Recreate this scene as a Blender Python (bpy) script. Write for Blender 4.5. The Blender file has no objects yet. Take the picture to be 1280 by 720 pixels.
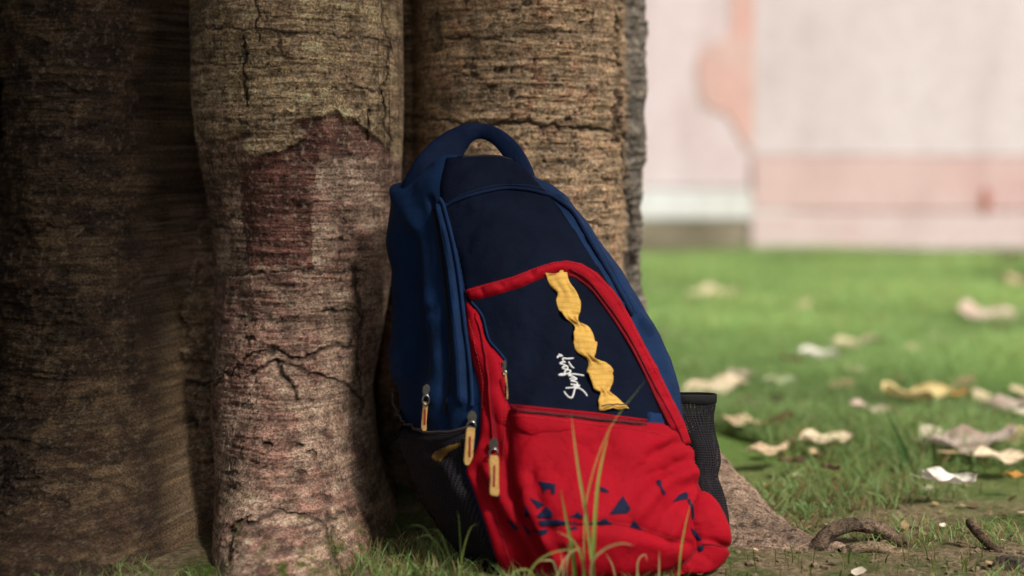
import bpy, bmesh, math, random
import numpy as np
from mathutils import Vector, geometry
from mathutils.bvhtree import BVHTree

random.seed(7)
rng = np.random.default_rng(7)
R = math.radians
scene = bpy.context.scene
COL = scene.collection

# ------------------------------------------------------------------ camera
CAM_H, TILT, FPX = 0.45, math.atan(168 / 2133.3), 2133.3
cam_d = bpy.data.cameras.new('camera')
cam_d.lens, cam_d.sensor_width = 60.0, 36.0
cam_d.clip_start, cam_d.clip_end = 0.02, 2000
cam_d.dof.use_dof = True
cam_d.dof.focus_distance = 1.955
cam_d.dof.aperture_fstop = 2.0
cam_d.dof.aperture_blades = 0
cam = bpy.data.objects.new('camera', cam_d)
COL.objects.link(cam)
cam.location = (0, 0, CAM_H)
cam.rotation_euler = (R(90) - TILT, 0, 0)
scene.camera = cam

# ------------------------------------------------------------------ sky, sun, exposure
SUN_EL, SUN_AZ = R(48), R(138)          # azimuth measured from +Y towards +X (sun right of and behind the camera)
world = bpy.data.worlds.new('World')
scene.world = world
world.use_nodes = True
wn, wl = world.node_tree.nodes, world.node_tree.links
sky = wn.new('ShaderNodeTexSky')
sky.sky_type = 'NISHITA'
sky.sun_disc = False
sky.sun_elevation = SUN_EL
sky.sun_rotation = SUN_AZ
sky.air_density = 1.0
sky.dust_density = 4.0
sky.ozone_density = 0.6
hsv = wn.new('ShaderNodeHueSaturation')          # a thin veil of cloud: greyer than a clear sky
hsv.inputs['Saturation'].default_value = 0.25
bg = wn['Background']
bg.inputs['Strength'].default_value = 0.08
wl.new(sky.outputs[0], hsv.inputs['Color'])
wl.new(hsv.outputs[0], bg.inputs['Color'])
sun_d = bpy.data.lights.new('sun', 'SUN')
sun_d.energy = 3.2
sun_d.angle = R(9)
sun_d.color = (1.0, 0.945, 0.87)
sun = bpy.data.objects.new('sun', sun_d)
COL.objects.link(sun)
sd = Vector((math.sin(SUN_AZ) * math.cos(SUN_EL), math.cos(SUN_AZ) * math.cos(SUN_EL), math.sin(SUN_EL)))
sun.rotation_euler = sd.to_track_quat('Z', 'Y').to_euler()
sun.location = sd * 30
scene.view_settings.view_transform = 'Standard'
scene.view_settings.look = 'None'
scene.view_settings.exposure = 0.8
scene.view_settings.gamma = 1.0
scene.render.engine = 'CYCLES'
scene.cycles.use_denoising = True
scene.cycles.max_bounces = 8
scene.cycles.transparent_max_bounces = 12

# ------------------------------------------------------------------ view helpers (pixels of the 1280 x 720 photograph)
ca, sa = math.cos(TILT), math.sin(TILT)


def ray(px, py):
    a, b = (px - 640) / FPX, (360 - py) / FPX
    return Vector((a, ca + b * sa, -sa + b * ca))


def P(px, py, Y):
    d = ray(px, py)
    t = Y / d.y
    return Vector((d.x * t, Y, CAM_H + d.z * t))


def G(px, py, z=0.0):
    d = ray(px, py)
    t = (z - CAM_H) / d.z
    return Vector((d.x * t, d.y * t, z))


def proj(V):
    V = np.asarray(V, dtype=float)
    x, y, z = V[:, 0], V[:, 1], V[:, 2] - CAM_H
    dep = y * ca - z * sa
    up = y * sa + z * ca
    return np.stack([640 + FPX * x / dep, 360 - FPX * up / dep], 1)


def seg_dist(Q, line):
    """distance from points Q (N,2) to an open polyline"""
    Q = np.asarray(Q, float)
    best = np.full(len(Q), 1e9)
    for a, b in zip(line[:-1], line[1:]):
        a, b = np.asarray(a, float), np.asarray(b, float)
        ab = b - a
        t = np.clip(((Q - a) @ ab) / max(ab @ ab, 1e-9), 0, 1)
        best = np.minimum(best, np.hypot(*(Q - a - t[:, None] * ab).T))
    return best


def inside(Q, poly):
    Q = np.asarray(Q, float)
    x, y = Q[:, 0], Q[:, 1]
    c = np.zeros(len(Q), bool)
    n = len(poly)
    for i in range(n):
        x1, y1 = poly[i]
        x2, y2 = poly[(i + 1) % n]
        if y1 == y2:
            continue
        k = ((y1 > y) != (y2 > y)) & (x < (x2 - x1) * (y - y1) / (y2 - y1) + x1)
        c ^= k
    return c


def sstep(a, b, x):
    t = np.clip((x - a) / (b - a), 0, 1)
    return t * t * (3 - 2 * t)


# value noise on a lattice, vectorised
LAT = rng.random((64, 64, 64)).astype(np.float32)


def vn(p):
    p = np.asarray(p, np.float32)
    i = np.floor(p).astype(np.int32)
    f = p - i
    f = f * f * f * (f * (f * 6 - 15) + 10)
    i &= 63
    j = (i + 1) & 63
    x0, y0, z0 = i.T
    x1, y1, z1 = j.T
    fx, fy, fz = f.T
    a = LAT[x0, y0, z0] * (1 - fx) + LAT[x1, y0, z0] * fx
    b = LAT[x0, y1, z0] * (1 - fx) + LAT[x1, y1, z0] * fx
    c = LAT[x0, y0, z1] * (1 - fx) + LAT[x1, y0, z1] * fx
    d = LAT[x0, y1, z1] * (1 - fx) + LAT[x1, y1, z1] * fx
    return (a * (1 - fy) + b * fy) * (1 - fz) + (c * (1 - fy) + d * fy) * fz


def fbm(p, octv=4, gain=0.5, off=0.0):
    s, a, t = 0, 1.0, 0
    p = np.asarray(p, np.float32) + off
    for k in range(octv):
        s = s + a * vn(p)
        t += a
        a *= gain
        p = p * 2.03 + 17.3
    return s / t


# ------------------------------------------------------------------ object helpers
def obj(name, mesh, parent=None, mat=None):
    o = bpy.data.objects.new(name, mesh)
    COL.objects.link(o)
    if parent:
        o.parent = parent
    if mat:
        mesh.materials.append(mat)
    return o


def np_mesh(name, V, F, smooth=True, col=None, uv=None):
    """V (n,3), F (m,k) numpy -> mesh"""
    V = np.asarray(V, np.float32)
    F = np.asarray(F, np.int32)
    m = bpy.data.meshes.new(name)
    k = F.shape[1]
    m.vertices.add(len(V))
    m.vertices.foreach_set('co', V.ravel())
    m.loops.add(F.size)
    m.loops.foreach_set('vertex_index', F.ravel())
    m.polygons.add(len(F))
    m.polygons.foreach_set('loop_start', np.arange(0, F.size, k, dtype=np.int32))
    m.polygons.foreach_set('loop_total', np.full(len(F), k, np.int32))
    m.polygons.foreach_set('use_smooth', np.full(len(F), smooth, bool))
    m.update(calc_edges=True)
    if col is not None:
        a = m.color_attributes.new('Col', 'FLOAT_COLOR', 'POINT')
        c = np.ones((len(V), 4), np.float32)
        c[:, :3] = col
        a.data.foreach_set('color', c.ravel())
    if uv is not None:
        l = m.uv_layers.new(name='UVMap')
        l.data.foreach_set('uv', np.asarray(uv, np.float32)[F.ravel()].ravel())
    m.validate()
    return m


def grid_faces(nu, nv, wrap_u=False, wrap_v=False):
    """vertex index = i*nv + j"""
    I = np.arange(nu if wrap_u else nu - 1)
    J = np.arange(nv if wrap_v else nv - 1)
    i, j = np.meshgrid(I, J, indexing='ij')
    i2, j2 = (i + 1) % nu, (j + 1) % nv
    return np.stack([i * nv + j, i2 * nv + j, i2 * nv + j2, i * nv + j2], -1).reshape(-1, 4)


def tag(o, label=None, cat=None, group=None, kind=None):
    for k, v in (('label', label), ('category', cat), ('group', group), ('kind', kind)):
        if v:
            o[k] = v
    return o


def empty(name, loc):
    o = bpy.data.objects.new(name, None)
    o.empty_display_size = 0.05
    COL.objects.link(o)
    o.location = loc
    return o


def child(name, mesh, parent, mat):
    """mesh in world coordinates under an unrotated parent"""
    o = obj(name, mesh, parent, mat)
    base = Vector((0, 0, 0))
    p = parent
    while p:
        base += p.location
        p = p.parent
    o.location = -base
    return o


def sweep(name, path, ra, rb=None, view=(0, -1, 0), n=10, cap=True, closed=False):
    """elliptic tube along a path; ra across (perpendicular to view), rb along the view direction"""
    path = [Vector(p) for p in path]
    m = len(path)
    ra = [ra] * m if np.isscalar(ra) else list(ra)
    rb = ra if rb is None else ([rb] * m if np.isscalar(rb) else list(rb))
    V, view = [], Vector(view).normalized()
    for i, p in enumerate(path):
        t = (path[min(i + 1, m - 1)] - path[max(i - 1, 0)])
        t = t.normalized() if t.length > 1e-9 else Vector((0, 0, 1))
        s = t.cross(view)
        if s.length < 0.05:
            s = t.cross(Vector((0.3, 0.1, 1)))
        s.normalize()
        w = s.cross(t).normalized()
        for k in range(n):
            a = 2 * math.pi * k / n
            V.append(p + s * (math.cos(a) * ra[i]) + w * (math.sin(a) * rb[i]))
    F = grid_faces(m, n, wrap_v=True).tolist()
    if cap:
        F.append(list(range(n))[::-1])
        F.append([(m - 1) * n + k for k in range(n)])
    me = bpy.data.meshes.new(name)
    me.from_pydata([tuple(v) for v in V], [], F)
    me.polygons.foreach_set('use_smooth', [True] * len(me.polygons))
    me.update()
    return me


def smooth_path(pts, n=6):
    """Catmull-Rom through tuples of any length"""
    pts = [np.asarray(p, float) for p in pts]
    q = [2 * pts[0] - pts[1]] + pts + [2 * pts[-1] - pts[-2]]
    out = []
    for i in range(1, len(q) - 2):
        a, b, c, d = q[i - 1], q[i], q[i + 1], q[i + 2]
        for k in range(n):
            t = k / n
            out.append(0.5 * (2 * b + (c - a) * t + (2 * a - 5 * b + 4 * c - d) * t * t + (3 * b - a - 3 * c + d) * t ** 3))
    out.append(pts[-1])
    return out


# ------------------------------------------------------------------ materials
def mat_base(name, color, rough=0.8, spec=0.3):
    m = bpy.data.materials.new(name)
    m.use_nodes = True
    b = m.node_tree.nodes['Principled BSDF']
    b.inputs['Base Color'].default_value = (*color, 1)
    b.inputs['Roughness'].default_value = rough
    b.inputs['Specular IOR Level'].default_value = spec
    return m, m.node_tree.nodes, m.node_tree.links, b


def tex_noise(N, scale, detail=4, rough=0.55, vec=None, L=None):
    t = N.new('ShaderNodeTexNoise')
    t.inputs['Scale'].default_value = scale
    t.inputs['Detail'].default_value = detail
    t.inputs['Roughness'].default_value = rough
    if vec is not None:
        L.new(vec, t.inputs['Vector'])
    return t


def ramp(N, L, fac, stops):
    r = N.new('ShaderNodeValToRGB')
    e = r.color_ramp.elements
    while len(e) < len(stops):
        e.new(0.5)
    for k, (p, c) in enumerate(stops):
        e[k].position = p
        e[k].color = (*c, 1) if len(c) == 3 else c
    L.new(fac, r.inputs['Fac'])
    return r


def mixc(N, L, a, b, fac, mode='MIX'):
    m = N.new('ShaderNodeMix')
    m.data_type = 'RGBA'
    m.blend_type = mode
    for s, v in ((m.inputs[6], a), (m.inputs[7], b), (m.inputs[0], fac)):
        if hasattr(v, 'links') or hasattr(v, 'is_linked'):
            L.new(v, s)
        elif isinstance(v, (int, float)):
            s.default_value = v
        else:
            s.default_value = (*v, 1)
    return m.outputs[2]


def bump(N, L, height, strength, dist, prev=None):
    b = N.new('ShaderNodeBump')
    b.inputs['Strength'].default_value = strength
    b.inputs['Distance'].default_value = dist
    L.new(height, b.inputs['Height'])
    if prev is not None:
        L.new(prev, b.inputs['Normal'])
    return b.outputs[0]


def obj_coord(N):
    return N.new('ShaderNodeTexCoord').outputs['Object']


def mapping(N, L, vec, scale):
    m = N.new('ShaderNodeMapping')
    m.inputs['Scale'].default_value = scale
    L.new(vec, m.inputs['Vector'])
    return m.outputs[0]


def fabric(name, color, vary=0.25, rough=0.75, sheen=0.06, weave=0.5, spec=0.12):
    m, N, L, b = mat_base(name, color, rough, spec)
    oc = obj_coord(N)
    n1 = tex_noise(N, 26, 4, 0.6, oc, L)
    n2 = tex_noise(N, 700, 2, 0.6, oc, L)
    c2 = tuple(min(1, c * (1 + vary)) for c in color)
    c1 = tuple(c * (1 - vary) for c in color)
    r = ramp(N, L, n1.outputs[0], [(0.3, c1), (0.7, c2)])
    r2 = ramp(N, L, n2.outputs[0], [(0.3, (0.72,) * 3), (0.7, (1.0,) * 3)])
    L.new(mixc(N, L, r.outputs[0], r2.outputs[0], 0.7, 'MULTIPLY'), b.inputs['Base Color'])
    uv = N.new('ShaderNodeTexCoord').outputs['UV']
    h = None
    for d in ('X', 'Y'):
        w = N.new('ShaderNodeTexWave')
        w.bands_direction = d
        w.inputs['Scale'].default_value = 420
        w.inputs['Distortion'].default_value = 0.6
        L.new(uv, w.inputs['Vector'])
        h = bump(N, L, w.outputs['Fac'], weave * .5, 0.0003, h)
    n3 = tex_noise(N, 60, 5, 0.6, oc, L)
    h = bump(N, L, n3.outputs[0], 0.5, 0.004, h)
    L.new(h, b.inputs['Normal'])
    b.inputs['Sheen Weight'].default_value = sheen
    b.inputs['Sheen Roughness'].default_value = 0.4
    b.inputs['Sheen Tint'].default_value = (*[min(1, c * 2 + 0.1) for c in color], 1)
    return m


M = {}
M['blue'] = fabric('blue_polyester', (0.0032, 0.0165, 0.056))
M['navy'] = fabric('dark_navy_polyester', (0.0022, 0.0042, 0.0125), sheen=0.0, spec=0.05)
M['red'] = fabric('red_polyester', (0.26, 0.0018, 0.0085), vary=0.10, spec=0.08, sheen=0.03)
M['dred'] = fabric('dark_red_tape', (0.13, 0.003, 0.008), sheen=0.1)
M['patch'] = fabric('navy_print', (0.005, 0.007, 0.026), sheen=0.0)
M['zip'] = fabric('navy_zip', (0.0022, 0.0075, 0.027), sheen=0.02, spec=.08)
M['black'] = fabric('black_webbing', (0.014, 0.013, 0.014), sheen=0.1)
M['trim'] = fabric('grey_brown_trim', (0.055, 0.042, 0.042), sheen=0.1)
M['tanweb'] = fabric('tan_webbing', (0.16, 0.085, 0.02), sheen=0.1)


def ribbon_mat():
    m = fabric('yellow_ribbon', (0.50, 0.295, 0.065), vary=0.10, sheen=0.1, weave=0.12)
    N, L = m.node_tree.nodes, m.node_tree.links
    b = N['Principled BSDF']
    src = b.inputs['Base Color'].links[0].from_socket
    uv = N.new('ShaderNodeTexCoord').outputs['UV']
    w = N.new('ShaderNodeTexWave')
    w.bands_direction = 'Y'
    w.inputs['Scale'].default_value = 45
    w.inputs['Distortion'].default_value = 1.5
    L.new(uv, w.inputs['Vector'])
    r = ramp(N, L, w.outputs['Fac'], [(0.0, (0.86, 0.78, 0.64)), (0.4, (1, 1, 1))])
    L.new(mixc(N, L, src, r.outputs[0], 0.8, 'MULTIPLY'), b.inputs['Base Color'])
    return m


M['yellow'] = ribbon_mat()


def simple(name, color, rough=0.6, spec=0.4, metal=0.0, nscale=60, nv=0.3, bstr=0.3, bdist=0.001):
    m, N, L, b = mat_base(name, color, rough, spec)
    b.inputs['Metallic'].default_value = metal
    t = tex_noise(N, nscale, 5, 0.6, obj_coord(N), L)
    r = ramp(N, L, t.outputs[0], [(0.3, tuple(c * (1 - nv) for c in color)), (0.7, tuple(min(1, c * (1 + nv)) for c in color))])
    L.new(r.outputs[0], b.inputs['Base Color'])
    L.new(bump(N, L, t.outputs[0], bstr, bdist), b.inputs['Normal'])
    return m


M['tag'] = simple('tan_leather', (0.46, 0.27, 0.085), 0.55, 0.4, 0, 250, 0.18)
M['metal'] = simple('worn_nickel', (0.26, 0.25, 0.24), 0.28, 0.5, 1.0, 300, 0.2)
M['slot'] = simple('red_stitching', (0.22, 0.02, 0.015), 0.7, 0.3, 0, 300, 0.2)
M['white'] = simple('white_print', (0.5, 0.5, 0.49), 0.6, 0.3, 0, 200, 0.1)
M['copper'] = simple('bronze_thread', (0.30, 0.16, 0.05), 0.6)


def mesh_mat(name, see_through):
    m, N, L, b = mat_base(name, (0.020, 0.019, 0.022), 0.75, 0.10)
    uv = N.new('ShaderNodeTexCoord').outputs['UV']
    hs = []
    for d, sc in (('X', 118), ('Y', 118)):
        w = N.new('ShaderNodeTexWave')
        w.wave_profile = 'SIN'
        w.bands_direction = d
        w.inputs['Scale'].default_value = sc
        w.inputs['Distortion'].default_value = 0.5
        L.new(uv, w.inputs['Vector'])
        hs.append(w.outputs['Fac'])
    mx = N.new('ShaderNodeMath')
    mx.operation = 'MAXIMUM'
    L.new(hs[0], mx.inputs[0])
    L.new(hs[1], mx.inputs[1])
    r = ramp(N, L, mx.outputs[0], [(0.45, (0.003, 0.003, 0.004)), (0.85, (0.016, 0.0135, 0.017))])
    L.new(r.outputs[0], b.inputs['Base Color'])
    L.new(bump(N, L, mx.outputs[0], 0.8, 0.0012), b.inputs['Normal'])
    if see_through:
        a = ramp(N, L, mx.outputs[0], [(0.28, (0, 0, 0)), (0.34, (1, 1, 1))])
        L.new(a.outputs[0], b.inputs['Alpha'])
    return m


M['net'] = mesh_mat('black_net_lined', False)
M['net_open'] = mesh_mat('black_net_open', True)


def bark_mat():
    m, N, L, b = mat_base('bark', (0.3, 0.2, 0.12), 0.9, 0.2)
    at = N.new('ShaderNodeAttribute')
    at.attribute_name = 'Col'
    oc = obj_coord(N)
    n1 = tex_noise(N, 1.0, 6, 0.7, mapping(N, L, oc, (340, 340, 400)), L)
    n2 = tex_noise(N, 1.0, 4, 0.7, mapping(N, L, oc, (110, 110, 330)), L)
    r = ramp(N, L, n1.outputs[0], [(0.34, (0.10, 0.07, 0.055)), (0.46, (0.75, 0.72, 0.70)), (0.66, (1.7, 1.68, 1.6))])
    r2 = ramp(N, L, n2.outputs[0], [(0.34, (0.35, 0.30, 0.27)), (0.5, (1.08, 1.08, 1.08))])
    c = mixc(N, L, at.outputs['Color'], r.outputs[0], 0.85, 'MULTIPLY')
    c = mixc(N, L, c, r2.outputs[0], 0.42, 'MULTIPLY')
    L.new(c, b.inputs['Base Color'])
    h = bump(N, L, n2.outputs[0], 1.0, 0.006)
    h = bump(N, L, n1.outputs[0], 1.0, 0.004, h)
    L.new(h, b.inputs['Normal'])
    return m


M['bark'] = bark_mat()


def leaf_like(name, rough=0.5, trans=0.5, attr=True, color=(0.1, 0.2, 0.05)):
    m, N, L, b = mat_base(name, color, rough, 0.3)
    tr = N.new('ShaderNodeBsdfTranslucent')
    ms = N.new('ShaderNodeMixShader')
    ms.inputs[0].default_value = trans
    out = N['Material Output']
    if attr:
        at = N.new('ShaderNodeAttribute')
        at.attribute_name = 'Col'
        L.new(at.outputs['Color'], b.inputs['Base Color'])
        L.new(at.outputs['Color'], tr.inputs['Color'])
    else:
        tr.inputs['Color'].default_value = (*color, 1)
    L.new(b.outputs[0], ms.inputs[1])
    L.new(tr.outputs[0], ms.inputs[2])
    L.new(ms.outputs[0], out.inputs['Surface'])
    return m


M['grass'] = leaf_like('grass_blade')
M['tuft'] = leaf_like('near_grass_blade', 0.45, 0.15)
M['crown'] = leaf_like('tree_leaf', attr=False, color=(0.05, 0.10, 0.022))
M['dryleaf'] = leaf_like('dry_leaf', 0.7, 0.2)

# ------------------------------------------------------------------ ground
def axis_coords(lo, hi, c0, c1, fine, far_n):
    mid = np.arange(c0, c1, fine)
    a = c0 - np.geomspace(fine, c0 - lo, far_n)[::-1]
    b = c1 + np.geomspace(fine, hi - c1, far_n)
    return np.concatenate([a, mid, b])


def ground_h(x, y):
    p = np.stack([x, y, np.zeros_like(x)], 1)
    near = np.exp(-((x - 0.3) ** 2 + (y - 2.2) ** 2) / 40)
    h = (fbm(p * 3.0, 3) - 0.5) * 0.03 * near + (fbm(p * 22, 3, off=9) - 0.5) * 0.014 * near
    mound = np.exp(-(((x + 0.2) / 0.75) ** 2 + ((y - 2.35) / 0.55) ** 2))
    return h + 0.012 * mound - 0.004


def build_ground():
    xs = axis_coords(-300, 300, -1.3, 1.9, 0.014, 40)
    ys = axis_coords(-300, 400, 1.2, 3.4, 0.014, 40)
    X, Yg = np.meshgrid(xs, ys, indexing='ij')
    x, y = X.ravel(), Yg.ravel()
    V = np.stack([x, y, ground_h(x, y)], 1)
    me = np_mesh('ground', V, grid_faces(len(xs), len(ys)))
    m, N, L, b = mat_base('soil_and_turf', (0.1, 0.08, 0.05), 0.95, 0.15)
    oc = obj_coord(N)
    n1 = tex_noise(N, 9, 6, 0.65, oc, L)
    n2 = tex_noise(N, 120, 6, 0.7, oc, L)
    n3 = tex_noise(N, 3, 3, 0.5, oc, L)
    soil = ramp(N, L, n2.outputs[0], [(0.3, (0.05, 0.034, 0.02)), (0.5, (0.17, 0.125, 0.07)), (0.72, (0.33, 0.26, 0.16))])
    moss = ramp(N, L, n2.outputs[0], [(0.3, (0.03, 0.045, 0.012)), (0.7, (0.11, 0.13, 0.035))])
    k = ramp(N, L, n1.outputs[0], [(0.46, (0, 0, 0)), (0.6, (1, 1, 1))])
    near = mixc(N, L, soil.outputs[0], moss.outputs[0], k.outputs[0])
    turf = ramp(N, L, n2.outputs[0], [(0.3, (0.07, 0.12, 0.025)), (0.7, (0.15, 0.24, 0.055))])
    sep = N.new('ShaderNodeSeparateXYZ')
    L.new(oc, sep.inputs[0])
    ad = N.new('ShaderNodeMath')
    ad.operation = 'MULTIPLY_ADD'
    L.new(n3.outputs[0], ad.inputs[0])
    ad.inputs[1].default_value = 0.5
    L.new(sep.outputs['Y'], ad.inputs[2])
    mr = N.new('ShaderNodeMapRange')
    mr.inputs[1].default_value = 2.3
    mr.inputs[2].default_value = 2.75
    L.new(ad.outputs[0], mr.inputs[0])
    c = mixc(N, L, near, turf.outputs[0], mr.outputs[0])
    L.new(c, b.inputs['Base Color'])
    L.new(bump(N, L, n2.outputs[0], 0.9, 0.012), b.inputs['Normal'])
    o = obj('ground', me, None, m)
    tag(o, kind='structure')
    return o


build_ground()


def gz(x, y):
    return float(ground_h(np.array([x]), np.array([y]))[0])


# ------------------------------------------------------------------ tree: trunk, roots, crown
AX = np.array([-0.235, 2.62])
ZK = [-0.06, 0.0, 0.06, 0.15, 0.25, 0.35, 0.5, 0.66, 1.2]


def kz(vals, z):
    return np.interp(z, ZK, vals)


LOBES = [
    # name: cx, cy, rx, ry   as functions of height
    dict(cx=[-.248, -.252, -.268, -.279, -.270, -.262, -.270, -.272, -.26], cy=[2.10, 2.12, 2.14, 2.16, 2.18, 2.18, 2.18, 2.18, 2.2],
         rx=[.112, .108, .100, .100, .108, .118, .132, .134, .14], ry=[.42, .36, .25, .19, .165, .155, .15, .15, .16]),
    dict(cx=[.016, .014, .010, .008, .008, .008, .008, .008, .01], cy=[2.27] * 8 + [2.29],
         rx=[.162, .154, .145, .139, .137, .137, .137, .136, .14], ry=[.21, .19, .17, .15, .14, .14, .14, .14, .15]),
    dict(cx=[.09] * 9, cy=[2.43] * 9, rx=[.13, .12, .11, .10, .094, .093, .093, .092, .095], ry=[.16, .15, .14, .13, .12, .12, .12, .12, .12]),
    dict(cx=[-.50, -.505, -.52, -.535, -.543, -.543, -.545, -.545, -.53], cy=[2.22] * 9,
         rx=[.155, .15, .14, .128, .116, .110, .105, .103, .12], ry=[.56, .46, .35, .25, .20, .17, .15, .15, .16]),
    dict(cx=[-.395, -.395, -.395, -.397, -.398, -.40, -.40, -.40, -.40], cy=[2.26, 2.26, 2.26, 2.27, 2.28, 2.33, 2.52, 2.6, 2.6],
         rx=[.075, .07, .06, .055, .05, .045, .04, .04, .05], ry=[.30, .25, .19, .15, .12, .105, .1, .1, .1]),
    dict(cx=[-.02] * 9, cy=[2.80] * 9, rx=[.2] * 9, ry=[.25] * 9),
    dict(cx=[-.50] * 9, cy=[2.78] * 9, rx=[.24] * 9, ry=[.26] * 9),
    dict(cx=[-.13] * 9, cy=[2.36] * 9, rx=[.06] * 9, ry=[.10] * 9),
]


def trunk_r(phi, z):
    """phi, z same shape -> radius from the axis"""
    ux, uy = np.cos(phi), np.sin(phi)
    r = np.full(phi.shape, 0.15)
    for q in LOBES:
        cx, cy, rx, ry = (kz(q[k], z) for k in ('cx', 'cy', 'rx', 'ry'))
        ox, oy = AX[0] - cx, AX[1] - cy
        a = (ux / rx) ** 2 + (uy / ry) ** 2
        bq = 2 * (ux * ox / rx ** 2 + uy * oy / ry ** 2)
        c = (ox / rx) ** 2 + (oy / ry) ** 2 - 1
        disc = bq * bq - 4 * a * c
        t = np.where(disc > 0, (-bq + np.sqrt(np.maximum(disc, 0))) / (2 * a), 0)
        r = np.maximum(r, t)
    return r


def vary_line(pts, x):
    pts = np.array(pts, float)
    return np.interp(x, pts[:, 0], pts[:, 1])


CRACKS = [  # photograph pixels, width, depth (m)
    ([(307, 48), (311, 80), (309, 105), (312, 132)], 3.0, .010),
    ([(322, 0), (324, 25), (326, 52)], 1.6, .004),
    ([(486, 60), (484, 90), (474, 112), (479, 135), (481, 160), (490, 176)], 2.6, .009),
    ([(463, 138), (461, 155), (457, 172)], 2.2, .007),
    ([(478, 0), (480, 30), (486, 60)], 1.6, .004),
    ([(240, 33), (300, 38), (360, 40), (420, 46), (470, 50), (500, 47)], 2.2, .004),
    ([(420, 112), (445, 110), (465, 112)], 1.6, .004),
    ([(240, 78), (300, 82), (350, 84)], 1.4, .003),
    ([(238, 480), (270, 478), (300, 458), (318, 443), (345, 437), (366, 450), (385, 445), (440, 428)], 3.0, .009),
    ([(270, 466), (300, 470), (345, 452), (400, 470), (432, 480), (452, 500)], 2.2, .006),
    ([(346, 450), (352, 468), (366, 486), (370, 500)], 2.6, .008),
    ([(400, 389), (430, 390), (468, 387)], 2.0, .006),
    ([(270, 345), (330, 341), (400, 340), (450, 336)], 1.6, .003),
    ([(522, 148), (560, 151), (600, 156), (640, 151), (690, 158), (735, 160), (782, 168)], 2.6, .008),
    ([(560, 48), (600, 47), (640, 51)], 2.0, .004),
    ([(545, 95), (575, 92), (600, 98)], 1.4, .003),
    ([(640, 270), (700, 274), (760, 282)], 2.0, .004),
    ([(776, 0), (771, 40), (776, 95), (772, 140), (780, 175), (778, 215), (787, 260), (795, 340)], 4.0, .014),
    ([(20, 293), (60, 286), (110, 281), (128, 272), (152, 258)], 3.0, .008),
    ([(60, 115), (105, 118), (140, 110)], 2.0, .004),
    ([(108, 157), (145, 152)], 4.0, .012),
    ([(38, 240), (110, 236), (190, 244)], 2.0, .004),
    ([(112, 450), (150, 447), (185, 415), (204, 395)], 2.6, .007),
    ([(0, 462), (90, 468), (170, 462), (215, 470)], 2.0, .004),
    ([(180, 480), (196, 500), (182, 560), (200, 620)], 4.0, .012),
    ([(200, 360), (210, 395), (196, 430), (188, 480)], 5.0, .014),
    ([(183, 508), (230, 520), (250, 540)], 3.0, .010),
    ([(440, 330), (452, 400), (448, 470), (452, 520)], 3.0, .006),
    ([(285, 700), (292, 660), (330, 645), (370, 640), (405, 655), (414, 690), (432, 720)], 4.0, .012),
    ([(410, 640), (414, 665), (416, 695)], 3.0, .010),
    ([(60, 560), (100, 575), (150, 580)], 2.0, .005), ([(20, 600), (90, 590), (160, 610)], 2.0, .005),
]
HOLES = [(408, 622, 7, 5), (377, 592, 7, 4), (334, 558, 8, 5), (376, 560, 5, 4), (391, 567, 5, 4), (313, 424, 7, 4), (288, 592, 9, 3),
         (291, 610, 6, 3), (424, 640, 6, 3), (418, 650, 4, 3), (586, 84, 7, 5), (638, 116, 5, 4), (592, 94, 5, 4), (626, 88, 8, 6),
         (612, 108, 5, 3), (118, 118, 26, 9), (75, 120, 22, 14), (45, 60, 16, 14), (440, 640, 9, 6), (772, 30, 5, 10), (768, 170, 4, 16),
         (356, 682, 12, 8), (545, 40, 9, 30), (50, 390, 40, 26), (100, 415, 26, 14), (170, 305, 16, 18), (712, 150, 5, 3)]


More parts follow.
